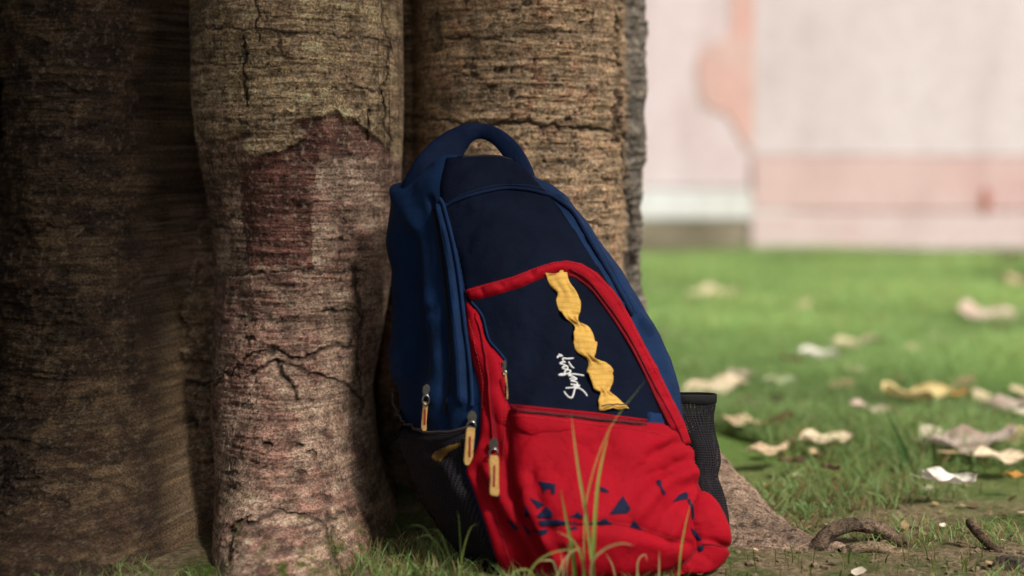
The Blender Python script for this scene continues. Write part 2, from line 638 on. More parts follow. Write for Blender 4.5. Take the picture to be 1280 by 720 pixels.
def build_trunk(tree):
    ph0 = np.linspace(-math.pi, math.pi, 6000, endpoint=False)
    ds = np.zeros_like(ph0)
    for zq in (.03, .12, .2, .3, .42, .6):
        r0 = trunk_r(ph0, np.full_like(ph0, zq))
        x0, y0 = AX[0] + r0 * np.cos(ph0), AX[1] + r0 * np.sin(ph0)
        ds = np.maximum(ds, np.hypot(np.diff(x0, append=x0[0]), np.diff(y0, append=y0[0])))
    ds = np.minimum(ds, 0.02)
    vis = (ph0 > R(-160)) & (ph0 < R(5))
    w = np.where(vis, ds / 0.0016, ds / 0.02)
    cum = np.concatenate([[0], np.cumsum(w)])
    n = int(cum[-1])
    phi = np.interp(np.linspace(0, cum[-1], n, endpoint=False), cum, np.append(ph0, math.pi))
    z = np.concatenate([[-0.25, -0.1], np.arange(-0.03, 0.67, 0.00135), np.linspace(0.68, 1.2, 50), np.linspace(1.26, 3.4, 40)])
    PH, Z = np.meshgrid(phi, z, indexing='ij')
    rr = trunk_r(PH.ravel(), np.clip(Z.ravel(), -.06, 1.2))
    rr = rr.reshape(PH.shape)
    # soften creases along phi
    k = np.array([1, 2, 3, 2, 1.]) / 9
    rr = sum(np.roll(rr, s, 0) * w_ for s, w_ in zip((-2, -1, 0, 1, 2), k))
    dr = np.gradient(rr, phi, axis=0)
    face = (1 / np.sqrt(1 + (dr / rr) ** 2)).ravel()
    face = np.clip(face * 1.25, .12, 1)
    zz = Z.ravel()
    ph = PH.ravel()
    rad = rr.ravel() * np.where(zz > 1.2, 1 - 0.04 * (zz - 1.2), 1)

    def xyz(rad):
        return np.stack([AX[0] + rad * np.cos(ph), AX[1] + rad * np.sin(ph), zz], 1)
    V0 = xyz(rad)
    # broad waviness
    rad = rad + (fbm(V0 * np.array([9, 9, 6]), 3) - .5) * .028 * face
    V0 = xyz(rad)
    Q = proj(V0)
    front = (ph > R(-165)) & (ph < R(8))
    px, py = Q[:, 0], Q[:, 1]
    # which lobe
    on_c = sstep(222, 238, px) * (1 - sstep(500, 520, px))
    on_r = sstep(508, 530, px)
    on_l = 1 - sstep(205, 245, px)
    # noises
    stri = fbm(V0 * np.array([16, 16, 150]), 4, .6)                # horizontal wrinkles
    stri2 = fbm(V0 * np.array([30, 30, 420]) + 3, 3, .6)
    grain = fbm(V0 * 320, 3, .65, 5)
    blot = fbm(V0 * np.array([22, 22, 26]), 4, .55, 11)
    blot2 = fbm(V0 * np.array([60, 60, 50]), 4, .6, 31)
    jag = (fbm(V0 * 70, 3, .6, 40) - .5)
    rough_zone = sstep(195, 215, px) * (1 - sstep(255, 275, px)) * sstep(330, 390, py) * front
    rough_zone = np.maximum(rough_zone, sstep(452, 470, px) * (1 - sstep(560, 580, px)) * sstep(430, 520, py) * front)
    # the edge of the outer bark layer on the middle lobe
    step_y = vary_line([(225, 186), (245, 178), (262, 176), (280, 176), (300, 170), (345, 168), (360, 160), (372, 152), (385, 147), (405, 146), (422, 139),
                        (430, 148), (445, 150), (465, 168), (482, 182), (496, 198), (520, 210)], px) + jag * 7
    outer = sstep(-3, 2, step_y - py) * on_c
    slab_poly = [(307, 172), (345, 163), (372, 153), (378, 163), (384, 168), (376, 180), (352, 188), (318, 196), (308, 188)]
    Qj = Q + np.stack([jag * 10, jag * 8], 1)
    slab = inside(Qj, slab_poly).astype(float)
    layer = np.maximum(outer, slab) * front
    # plates elsewhere
    pl = sstep(.50, .535, fbm(V0 * np.array([13, 13, 17]), 4, .55, 77))
    pl2 = sstep(.50, .52, fbm(V0 * np.array([9, 9, 30]), 4, .6, 91))
    d = (stri - .5) * .007 + (stri2 - .5) * .0028 + (grain - .5) * .0022 + (blot - .5) * .010 + (blot2 - .5) * .005
    d += layer * .010 * (1 - sstep(470, 505, px)) * sstep(232, 275, px) + (pl - .5) * .0022 * (1 - on_c) + pl2 * .003 * on_l
    d += rough_zone * ((fbm(V0 * np.array([55, 55, 60]), 4, .6, 55) - .5) * .035)
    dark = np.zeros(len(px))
    for line, wd, dep in CRACKS:
        arr = np.array(line, float)
        s = front & (px > arr[:, 0].min() - 14) & (px < arr[:, 0].max() + 14) & (py > arr[:, 1].min() - 14) & (py < arr[:, 1].max() + 14)
        if not s.any():
            continue
        dist = seg_dist(Q[s] + np.stack([jag[s] * 14, jag[s] * 14], 1), line)
        wv = wd * (0.15 + 1.25 * sstep(.25, .75, blot2[s]))
        g = np.exp(-(dist / wv) ** 2)
        d[s] -= .7 * dep * g
        d[s] += .12 * dep * np.exp(-((dist - 2.4 * wv) / wv) ** 2)
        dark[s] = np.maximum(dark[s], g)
    for hx, hy, hw, hh in HOLES:
        s = front & (abs(px - hx) < hw * 2.5) & (abs(py - hy) < hh * 2.5)
        if not s.any():
            continue
        q = ((px[s] - hx + jag[s] * hw * 2) / hw) ** 2 + ((py[s] - hy + jag[s] * hh * 2) / hh) ** 2
        g = sstep(1.3, .5, q) * (0.6 + .4 * sstep(.4, .6, blot2[s]))
        g = np.clip(g, 0, 1)
        d[s] -= .008 * g
        dark[s] = np.maximum(dark[s], g * .85)
    # pits scattered over the right lobe and the lower middle
    pit = sstep(.69, .76, fbm(V0 * 150, 3, .5, 66)) * np.maximum(on_r, .7)
    d -= pit * .0025
    # base mound with moss on the middle root
    mound = np.exp(-(((px - 360) / 62) ** 2 + ((py - 706) / 50) ** 2)) * front
    d += .02 * mound
    rad = rad + d * face
    V = xyz(rad)
    # ---------------- bark colour, with painted shade in cracks and on the left lobe
    c_tan = np.array([.41, .285, .170])
    c_och = np.array([.46, .335, .19])
    c_red = np.array([.27, .145, .11])
    c_pink = np.array([.42, .285, .205])
    c_dark = np.array([.075, .048, .034])
    c_grey = np.array([.30, .265, .215])
    c_brown = np.array([.17, .108, .062])

    def mx(a, b, t):
        return a * (1 - t[:, None]) + b * t[:, None]
    col = np.tile(c_tan, (len(V), 1))
    # middle lobe: ochre outer layer, red brown to pink inner layer
    inner_red = .85 * sstep(.46, .66, blot + .10 * np.exp(-((px - 335) / 45) ** 2))
    inner = mx(np.tile(c_pink, (len(V), 1)), c_red, np.clip(inner_red, 0, 1))
    scar = inside(Qj, [(300, 205), (318, 198), (352, 190), (384, 172), (398, 185), (392, 240), (388, 300), (390, 338), (350, 330), (310, 335), (303, 270)]).astype(float)
    scar = np.maximum(scar, .8 * inside(Qj, [(372, 152), (425, 140), (445, 152), (470, 176), (492, 196), (470, 200), (420, 190), (392, 182), (384, 168)]))
    inner = mx(inner, c_red * np.array([.62, .50, .50]), scar * .92)
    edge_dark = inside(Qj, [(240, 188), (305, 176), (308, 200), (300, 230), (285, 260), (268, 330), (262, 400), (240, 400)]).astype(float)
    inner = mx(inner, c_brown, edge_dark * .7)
    outc = mx(np.tile(c_och, (len(V), 1)), c_tan * .85, sstep(.4, .65, blot))
    mid = mx(inner, outc, layer)
    col = mx(col, mid, on_c)
    # right lobe: tan with rust
    rl = mx(np.tile(c_tan * 1.05, (len(V), 1)), np.array([.24, .125, .07]), sstep(.5, .68, blot2) * .8)
    rl = mx(rl, c_och, sstep(.52, .7, 1 - blot) * .5)
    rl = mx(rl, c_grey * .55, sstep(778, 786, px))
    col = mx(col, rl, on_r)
    # left lobe: darker brown bark, multiplied down further to paint in its shade
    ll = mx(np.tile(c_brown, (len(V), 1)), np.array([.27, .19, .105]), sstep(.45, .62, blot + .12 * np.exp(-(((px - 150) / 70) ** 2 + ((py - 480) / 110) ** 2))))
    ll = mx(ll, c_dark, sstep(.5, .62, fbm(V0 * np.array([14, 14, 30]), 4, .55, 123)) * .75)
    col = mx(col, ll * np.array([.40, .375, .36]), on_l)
    col = mx(col, np.array([.20, .135, .07]), np.clip(rough_zone, 0, 1) * .8)
    # darker wrinkles, speckle
    col = col * (0.74 + .5 * sstep(.28, .66, stri))[:, None] * (.66 + .62 * sstep(.3, .66, blot2))[:, None] * (.70 + .55 * sstep(.36, .62, stri2))[:, None]
    col = mx(col, c_dark, sstep(.56, .70, grain) * .55)
    col = mx(col, np.array([.50, .42, .30]), sstep(.62, .74, fbm(V0 * 210, 2, .5, 200)) * .5 * (1 - .7 * on_l))
    col = mx(col, c_dark, pit * .8)
    col = mx(col, c_dark * .4, np.clip(dark, 0, 1) * .85)  # cracks and holes painted near black to deepen their shade
    # moss near the base
    moss = sstep(.50, .62, fbm(V0 * 45, 4, .6, 300)) * np.maximum.reduce([
        np.exp(-(((px - 375) / 20) ** 2 + ((py - 640) / 14) ** 2)), np.exp(-(((px - 350) / 55) ** 2 + ((py - 705) / 22) ** 2)),
        np.exp(-(((px - 440) / 28) ** 2 + ((py - 690) / 30) ** 2)), .8 * np.exp(-(((px - 470) / 26) ** 2 + ((py - 700) / 30) ** 2)),
        .4 * np.exp(-(((px - 290) / 30) ** 2 + ((py - 650) / 30) ** 2))]) * front
    col = mx(col, np.array([.085, .11, .018]), np.clip(moss * 1.3, 0, 1))
    col = col * (1 + .10 * on_c)[:, None] * np.array([1.0, .99, 1.02])
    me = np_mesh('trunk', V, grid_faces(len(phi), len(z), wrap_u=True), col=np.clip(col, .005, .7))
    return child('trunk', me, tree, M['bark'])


def bark_tube(name, keys, parent, nl=120, nr=64, amp=.012, colr=(.36, .27, .19)):
    """keys: (x,y,z,r_across,r_up)"""
    pts = np.array(smooth_path(keys, max(2, nl // (len(keys) - 1))))
    m = len(pts)
    c = pts[:, :3]
    t = np.gradient(c, axis=0)
    t /= np.linalg.norm(t, axis=1)[:, None]
    up = np.array([0, 0, 1.]) if abs(t[:, 2]).mean() < .8 else np.array([0, 1., 0])
    s = np.cross(t, up)
    s /= np.linalg.norm(s, axis=1)[:, None]
    w = np.cross(s, t)
    a = np.linspace(0, 2 * math.pi, nr, endpoint=False)
    V = c[:, None] + s[:, None] * (np.cos(a)[None, :, None] * pts[:, 3][:, None, None]) + w[:, None] * (np.sin(a)[None, :, None] * pts[:, 4][:, None, None])
    nrm = (V - c[:, None]).reshape(-1, 3)
    rl = np.linalg.norm(nrm, axis=1)
    nrm /= rl[:, None] + 1e-9
    V = V.reshape(-1, 3)
    n1 = fbm(V * 28, 4, .6, 8)
    n2 = fbm(V * 160, 3, .6, 18)
    sc = np.minimum(1, rl / .03)
    V = V + nrm * (((n1 - .5) * amp * 2 + (n2 - .5) * amp * .35) * sc)[:, None]
    col = np.array(colr)[None] * (.55 + .9 * sstep(.3, .7, n1))[:, None]
    col = col * (1 - .75 * sstep(.56, .68, n2))[:, None] + 0
    me = np_mesh(name, V, grid_faces(m, nr, wrap_v=True), col=np.clip(col, .01, .7))
    return child(name, me, parent, M['bark'])


def build_crown(tree):  # unseen crown; limbs and leaf gaps shaped to shade the foreground, not the lawn
    T = (-.25, 2.45, 3.1)
    limbs = [(T, (.4, 1.4, 4.2), (1.3, -.2, 4.9)), (T, (-1.4, 1.8, 3.9), (-2.7, 1.0, 3.0)), (T, (-.4, 3.6, 4.4), (-.6, 4.9, 5.2)),
             (T, (-1.3, 3.2, 4.6), (-2.6, 4.2, 4.4)), (T, (-.2, 2.2, 4.8), (-.3, 1.9, 6.0)), (T, (-.6, 1.0, 4.1), (-.7, -1.0, 4.6)),
             (T, (-1.4, .8, 3.8), (-2.6, -.7, 3.1)), (T, (.6, .6, 4.4), (1.8, -1.9, 4.6)), (T, (.1, .4, 4.5), (.5, -2.4, 4.4)), (T, (.3, 1.6, 4.4), (.9, .7, 5.1))]
    for k, (a, b, c) in enumerate(limbs):
        bark_tube('limb', [(*a, .19, .19), (*b, .12, .12), (*c, .04, .04)], tree, 24, 12, .01)
    cl = []
    for (a, b, c) in limbs:
        for t in (0.45, .7, .9, 1.0, 1.1):
            p = np.array(a) * (1 - t) ** 2 + 2 * np.array(b) * t * (1 - t) + np.array(c) * t * t
            cl.append(p)
            cl.append(p + rng.normal(0, .7, 3))
    cl = np.array(cl)
    n = 23000
    ci = rng.integers(0, len(cl), n)
    d = rng.normal(0, 1, (n, 3))
    d /= np.linalg.norm(d, axis=1)[:, None]
    c = cl[ci] + d * (rng.random(n) ** .45)[:, None] * np.array([.8, .8, .5])
    c = c[(c[:, 2] > 2.0) & ~(((c[:, 0] > 1.2) & (c[:, 1] > .5)) | ((c[:, 0] > 1.75) & (c[:, 1] > -.4)))]
    n = len(c)
    L_ = rng.uniform(.08, .15, n)
    u = rng.normal(0, 1, (n, 3))
    u[:, 2] = u[:, 2] * .5 - .3
    u /= np.linalg.norm(u, axis=1)[:, None]
    v = np.cross(u, rng.normal(0, 1, (n, 3)))
    v /= np.linalg.norm(v, axis=1)[:, None]
    V = np.stack([c - u * L_[:, None], c + v * (L_ * .5)[:, None], c + u * L_[:, None], c - v * (L_ * .5)[:, None]], 1).reshape(-1, 3)
    me = np_mesh('crown', V, np.arange(len(V)).reshape(-1, 4), smooth=False)
    o = child('crown', me, tree, M['crown'])
    o['kind'] = 'stuff'


tree = empty('tree', (AX[0], AX[1], 0))
tag(tree, 'huge fluted brown tree trunk with peeling bark and deep vertical grooves', 'tree')
trunk_o = build_trunk(tree)
bark_tube('root', [(.02, 2.34, .13, .10, .13), (.13, 2.22, .05, .10, .12), (.225, 2.09, -.012, .085, .085), (.295, 2.00, -.036, .060, .060), (.365, 1.96, -.042, .04, .042), (.43, 1.94, -.06, .02, .025)],
          tree, 160, 90, .012, (.29, .20, .145))
bark_tube('root', [(-.80, 2.42, 2.6, .16, .2), (-.82, 2.40, 1.6, .16, .22), (-.84, 2.34, .9, .16, .26), (-.84, 2.24, .5, .155, .34), (-.85, 2.1, .15, .17, .46), (-.86, 1.98, -.15, .2, .6)],  # buttress added mostly out of frame to block light from the left
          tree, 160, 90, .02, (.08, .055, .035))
build_crown(tree)

# ------------------------------------------------------------------ building behind the lawn
def wall_mat(name, base, stain, sc=1.6, lo=.42, hi=.66, patches=None):
    m, N, L, b = mat_base(name, base, 0.85, 0.25)
    oc = obj_coord(N)
    n1 = tex_noise(N, sc, 6, 0.6, oc, L)
    n2 = tex_noise(N, 30, 5, 0.65, oc, L)
    k = ramp(N, L, n1.outputs[0], [(lo, (0, 0, 0)), (hi, (1, 1, 1))])
    c = mixc(N, L, base, stain, k.outputs[0])
    r = ramp(N, L, n2.outputs[0], [(0.25, (0.80, 0.78, 0.76)), (0.6, (1, 1, 1))])
    c = mixc(N, L, c, r.outputs[0], 1.0, 'MULTIPLY')
    n4 = tex_noise(N, 1.0, 5, 0.6, mapping(N, L, oc, (5, 5, .9)), L)
    r4 = ramp(N, L, n4.outputs[0], [(0.36, (0.80, 0.76, 0.74)), (0.52, (1, 1, 1))])
    c = mixc(N, L, c, r4.outputs[0], .45, 'MULTIPLY')
    L.new(c, b.inputs['Base Color'])
    L.new(bump(N, L, n2.outputs[0], 0.4, 0.006), b.inputs['Normal'])
    return m


def box(name, x0, x1, y0, y1, z0, z1, parent, mat, bev=.01):
    bm = bmesh.new()
    bmesh.ops.create_cube(bm, size=1)
    for v in bm.verts:
        v.co = Vector(((x0 + x1) / 2 + v.co.x * (x1 - x0), (y0 + y1) / 2 + v.co.y * (y1 - y0), (z0 + z1) / 2 + v.co.z * (z1 - z0)))
    if bev:
        bmesh.ops.bevel(bm, geom=bm.edges[:], offset=bev, segments=2, affect='EDGES')
    me = bpy.data.meshes.new(name)
    bm.to_mesh(me)
    bm.free()
    return child(name, me, parent, mat)


W_UP = wall_mat('limewash_cream_pink', (0.63, 0.555, 0.565), (0.59, 0.51, 0.515))
W_LEFT = wall_mat('limewash_pink', (0.65, 0.56, 0.575), (0.62, 0.50, 0.515))
W_PL = wall_mat('peach_plinth', (0.59, 0.43, 0.41), (0.56, 0.37, 0.36), 2.2, .48, .66)
W_PLB = wall_mat('faded_plinth', (0.60, 0.48, 0.475), (0.56, 0.41, 0.39), 3.0, .48, .66)
W_BAND = wall_mat('white_band', (0.66, 0.67, 0.66), (0.62, 0.61, 0.59))
W_PATCH = wall_mat('coral_plaster', (0.62, 0.37, 0.33), (0.60, 0.42, 0.39), 4)
W_STAIN = wall_mat('rust_stain', (0.36, 0.13, 0.09), (0.45, 0.2, 0.15), 6)
W_STONE = wall_mat('damp_concrete', (0.13, 0.11, 0.07), (0.30, 0.26, 0.19), 2.4)

YR, YL = 7.75, 7.757
xc = (940 - 640) / FPX * YR
building = empty('building', (3.0, YL, 0))
tag(building, 'weathered pink and cream building with peach plinth beyond the lawn', 'building')
box('wall', xc, 9, YR, YR + 6, .44, 5.2, building, W_UP, .002)
box('plinth', xc - .008, 9, YR - .008, YR + 5.9, .187, .44 - .004, building, W_PL)
box('plinth_base', xc - .012, 9, YR - .012, YR + 5.9, -.1, .185, building, W_PLB)
box('recessed_wall', -9, xc + .2, YL, YL + 3.6, .289, 5.2, building, W_LEFT)
box('white_band', -9, xc + .19, YL - .01, YL + 3.5, .148, .287, building, W_BAND)
box('footing', -9, xc - .014, YL - .02, YL + 3.5, -.1, .146, building, W_STONE)
# area of lost paint next to the corner, and a stain: thin plaster coats with their own outline
def coat(name, poly, Y, mat, th=.006):
    pts = [P(x, y, Y) for x, y in poly]
    n = len(pts)
    V = [(p.x, Y - th, p.z) for p in pts] + [(p.x, Y + .01, p.z) for p in pts]
    F = [list(range(n))[::-1], list(range(n, 2 * n))] + [[i, (i + 1) % n, n + (i + 1) % n, n + i] for i in range(n)]
    me = bpy.data.meshes.new(name)
    me.from_pydata(V, [], F)
    me.update()
    return child(name, me, building, mat)


coat('bare_plaster', [(917, -90), (950, -90), (950, 190), (934, 186), (925, 172), (915, 150), (905, 140), (895, 138), (880, 130), (873, 110), (872, 80), (876, 62), (890, 56), (905, 48), (914, 30), (912, -20)], YL, W_PATCH)
coat('rust_stain', [(1226, 240), (1231, 234), (1237, 240), (1238, 262), (1234, 268), (1228, 264)], YR - .008, W_STAIN)

# ------------------------------------------------------------------ grass
def blades(n, xy, length, width, lean, col0, segs):
    """n blades as triangles; returns V, F, C"""
    x, y = xy.T
    z0 = ground_h(x, y) - .004
    az = rng.uniform(0, 2 * math.pi, n)
    dx, dy = np.cos(az), np.sin(az)
    fa = rng.uniform(0, 2 * math.pi, n)
    wx, wy = np.cos(fa), np.sin(fa)
    rows = []
    ts = np.linspace(0, 1, segs + 1)
    for t in ts[:-1]:
        off = lean * length * t ** 2
        hz = length * (t - .25 * lean * t * t)
        w = width * (1 - t ** 1.5) * .5
        c = np.stack([x + dx * off, y + dy * off, z0 + hz], 1)
        s = np.stack([wx * w, wy * w, np.zeros(n)], 1)
        rows += [c - s, c + s]
    off = lean * length
    rows.append(np.stack([x + dx * off, y + dy * off, z0 + length * (1 - .25 * lean)], 1))
    V = np.stack(rows, 1)
    k = V.shape[1]
    F = []
    for i in range(segs - 1):
        a = 2 * i
        F += [[a, a + 1, a + 3], [a, a + 3, a + 2]]
    a = 2 * (segs - 1)
    F.append([a, a + 1, a + 2])
    F = (np.array(F)[None] + (np.arange(n) * k)[:, None, None]).reshape(-1, 3)
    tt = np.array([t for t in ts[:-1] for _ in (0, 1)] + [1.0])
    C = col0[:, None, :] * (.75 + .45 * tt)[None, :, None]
    return V.reshape(-1, 3), F, C.reshape(-1, 3)


def grass_colors(n, dry):
    g1, g2, g3 = np.array([.225, .35, .10]), np.array([.37, .53, .20]), np.array([.085, .17, .045])
    a = rng.random(n)[:, None]
    b = rng.random(n)[:, None]
    c = (g1 * (1 - a) + g2 * a) * (1 - .4 * b) + g3 * .4 * b
    d = (rng.random(n) < dry)[:, None]
    return np.where(d, np.array([.32, .24, .10]) * rng.uniform(.6, 1.1, (n, 1)), c)


def build_lawn():
    parts = []
    # (count, x0,x1,y0,y1, len range, width, segs)
    def field(n, x0, x1, y0, y1, l0, l1, wd, segs, wedge=False):
        y = rng.uniform(y0, y1, n)
        x = rng.uniform(x0, x1, n)
        if wedge:
            x = (rng.uniform(.03, .36, n)) * y
        m = fbm(np.stack([x, y, x * 0], 1) * 3.2, 3, .5, 50)
        dist = np.hypot((x + .24) / 1.15, (y - 2.45))
        edge = 2.15 + (m - .5) * 1.0
        keep = rng.random(n) < sstep(-.12, .38, y - edge + .25 * (dist - .75)) * np.where(dist < .55, 0, 1)
        x, y, m = x[keep], y[keep], m[keep]
        k = len(x)
        edgef = sstep(2.9, 2.05, y)
        L_ = rng.uniform(l0, l1, k) * (.55 + .45 * sstep(2.0, 2.8, y)) * (.7 + .6 * m)
        m2 = fbm(np.stack([x, y, x * 0], 1) * 1.7, 3, .6, 150)
        col = grass_colors(k, .02 + .40 * edgef + .12 * sstep(.55, .7, m2)) * (.35 + 1.3 * m2)[:, None]
        L_ = L_ * (.6 + .8 * m2) * np.where(y > 6.5, .75, 1)
        parts.append(blades(k, np.stack([x, y], 1), L_, wd * rng.uniform(.7, 1.3, k), rng.uniform(.2, 1.5, k), col, segs))
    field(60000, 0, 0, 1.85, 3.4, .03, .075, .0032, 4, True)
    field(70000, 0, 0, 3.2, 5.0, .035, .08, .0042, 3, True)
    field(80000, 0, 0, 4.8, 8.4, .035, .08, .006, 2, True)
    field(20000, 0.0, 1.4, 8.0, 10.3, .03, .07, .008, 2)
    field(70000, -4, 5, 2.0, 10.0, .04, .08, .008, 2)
    V, F, C, o = [], [], [], 0
    for v, f, c in parts:
        V.append(v)
        F.append(f + o)
        C.append(c)
        o += len(v)
    me = np_mesh('lawn_grass', np.concatenate(V), np.concatenate(F), smooth=False, col=np.concatenate(C))
    ob = obj('lawn_grass', me, None, M['grass'])
    tag(ob, 'bright green lawn grass spreading from the tree to the building', 'grass', kind='stuff')
    # sparse short tufts on the bare soil
    n = 30000
    x = rng.uniform(-.5, 1.0, n)
    y = rng.uniform(1.62, 2.25, n)
    k = (fbm(np.stack([x, y, x * 0], 1) * 9, 3, .5, 80) > .47) & (np.hypot(x + .24, y - 2.45) > .5)
    x, y = x[k], y[k]
    n = len(x)
    v, f, c = blades(n, np.stack([x, y], 1), rng.uniform(.008, .03, n), rng.uniform(.0012, .0024, n), rng.uniform(.2, 1, n), grass_colors(n, .45), 3)
    ob = obj('soil_grass', np_mesh('soil_grass', v, f, smooth=False, col=c), None, M['grass'])
    tag(ob, 'sparse short blades sprouting from bare soil by the roots', 'grass', kind='stuff')


build_lawn()

# ------------------------------------------------------------------ backpack
bag = empty('backpack', (0.06, 1.86, 0.0))
tag(bag, 'red and navy blue backpack with yellow ribbon leaning against the tree trunk', 'backpack')

# level: FL px,py,Y | FR px,py,Y | depth | depth drop | front bulge
LEV = np.array([
    [548, 199, 1.975, 652, 204, 1.990, .050, -.30, .000],
    [541, 226, 1.950, 714, 238, 1.985, .120, -.28, .006],
    [548, 276, 1.920, 760, 288, 1.972, .150, -.25, .014],
    [563, 340, 1.888, 808, 352, 1.955, .178, -.22, .022],
    [574, 410, 1.855, 855, 432, 1.935, .195, -.18, .028],
    [583, 500, 1.818, 880, 522, 1.908, .205, -.12, .034],
    [594, 580, 1.785, 888, 600, 1.885, .195, -.06, .042],
    [612, 650, 1.762, 908, 654, 1.870, .165, -.02, .046],
    [640, 708, 1.755, 906, 696, 1.862, .120, .00, .030],
    [668, 735, 1.775, 884, 718, 1.868, .070, .02, .010],
], float)
BODY_FOLDS = [  # pixel polyline, height (m), width (px)
    ([(505, 228), (498, 300), (497, 380), (503, 470)], .007, 13), ([(518, 300), (524, 380), (520, 470), (515, 530)], -.008, 10),
    ([(506, 245), (522, 290), (531, 330), (536, 380)], .006, 8), ([(538, 250), (549, 300), (556, 380), (560, 470), (556, 530)], -.005, 4),
    ([(550, 262), (562, 310), (569, 370), (577, 440), (580, 500)], .006, 6), ([(540, 400), (548, 450), (540, 520)], .005, 10),
    ([(495, 440), (520, 480), (560, 500)], .003, 14), ([(480, 300), (490, 340), (486, 420)], -.004, 9),
    ([(700, 250), (740, 300), (775, 352), (800, 400)], .004, 5), ([(735, 300), (770, 350), (812, 420), (835, 470)], -.0035, 6),
    ([(786, 378), (800, 395), (812, 410)], .005, 5),
]


def make_body():
    nl, nr = 150, 260
    tt = np.linspace(0, len(LEV) - 1, nl)
    rows = np.array(smooth_path(list(LEV), 40))
    src = np.linspace(0, len(LEV) - 1, len(rows))
    L_ = np.stack([np.interp(tt, src, rows[:, k]) for k in range(9)], 1)
    th = np.linspace(0, 2 * math.pi, nr, endpoint=False)
    e = 4.6
    sx = np.sign(np.cos(th)) * np.abs(np.cos(th)) ** (2 / e)
    sy = np.sign(np.sin(th)) * np.abs(np.sin(th)) ** (2 / e)
    V = []

    def ring(l, scale=1.0):
        A = np.array(P(l[0], l[1], l[2]))
        B = np.array(P(l[3], l[4], l[5]))
        D = np.array([-.50, .86, l[7]])
        D /= np.linalg.norm(D)
        c = (A + B) / 2 + D * l[6] / 2
        f = np.clip(-sy, 0, 1) * (1 - sx ** 2) * l[8]
        return c + scale * ((B - A)[None] / 2 * sx[:, None] + D[None] * (sy * l[6] / 2 - f)[:, None])
    for s, up in ((.05, .012), (.5, .011), (.85, .007)):
        V.append(ring(L_[0], s) + np.array([0, 0, up]))
    for l in L_:
        V.append(ring(l))
    for s, up in ((.9, -.006), (.5, -.008), (.05, -.008)):
        V.append(ring(L_[-1], s) + np.array([0, 0, up]))
    V = np.concatenate(V)
    n = len(V) // nr
    V[:, 2] = np.maximum(V[:, 2], .002)
    F = grid_faces(n, nr, wrap_v=True)
    uv = np.stack([np.tile(np.arange(nr) * .0045, n), np.repeat(np.arange(n) * .0036, nr)], 1)
    me = np_mesh('body', V, F, uv=uv)
    nor = np.empty(len(V) * 3, np.float32)
    me.vertex_normals.foreach_get('vector', nor)
    nor = nor.reshape(-1, 3)
    if (nor * (V - V.mean(0))).sum() < 0:
        F = F[:, ::-1]
        nor = -nor
    q = proj(V)
    d = (fbm(V * 14, 3, .5, 3) - .5) * .010 + (fbm(V * np.array([40, 40, 22]), 3, .5, 4) - .5) * .004
    vis = (nor * (np.array([0, 0, CAM_H]) - V)).sum(1) > -.02
    for line, amp, w in BODY_FOLDS:
        d += np.where(vis, 1.35 * amp * np.exp(-(seg_dist(q, line) / w) ** 2), 0)
    V = V + nor * d[:, None]
    V[:, 2] = np.maximum(V[:, 2], .002)
    bpy.data.meshes.remove(me)
    me = np_mesh('body', V, F, uv=uv)
    return me, V, F


body_me, bodyV, bodyF = make_body()
child('body', body_me, bag, M['blue'])
BV = BVHTree.FromPolygons(bodyV.tolist(), bodyF.tolist())
EYE = Vector((0, 0, CAM_H))


def surf(px, py, bvhs=None):
    d = ray(px, py).normalized()
    best = None
    for b in (bvhs or [BV]):
        h = b.ray_cast(EYE, d)
        if h[0] is not None and (best is None or h[3] < best[2]):
            best = (h[0], h[1], h[3])
    if best is None:
        for k in range(1, 16):
            for sg in (1, -1):
                d2 = ray(px + sg * 2 * k, py).normalized()
                for b in (bvhs or [BV]):
                    h = b.ray_cast(EYE, d2)
                    if h[0] is not None and (best is None or h[3] < best[2]):
                        best = (h[0], h[1], h[3])
            if best is not None:
                break
    if best is None:
        for b in (bvhs or [BV]):
            for Y in (1.75, 1.82, 1.88, 1.94, 2.0):
                p = EYE + d * (Y / d.y)
                h = b.find_nearest(p)
                if best is None or h[3] < best[2]:
                    best = (h[0], h[1], h[3])
    n = best[1]
    if n.dot(EYE - best[0]) < 0:
        n = -n
    return best[0], n


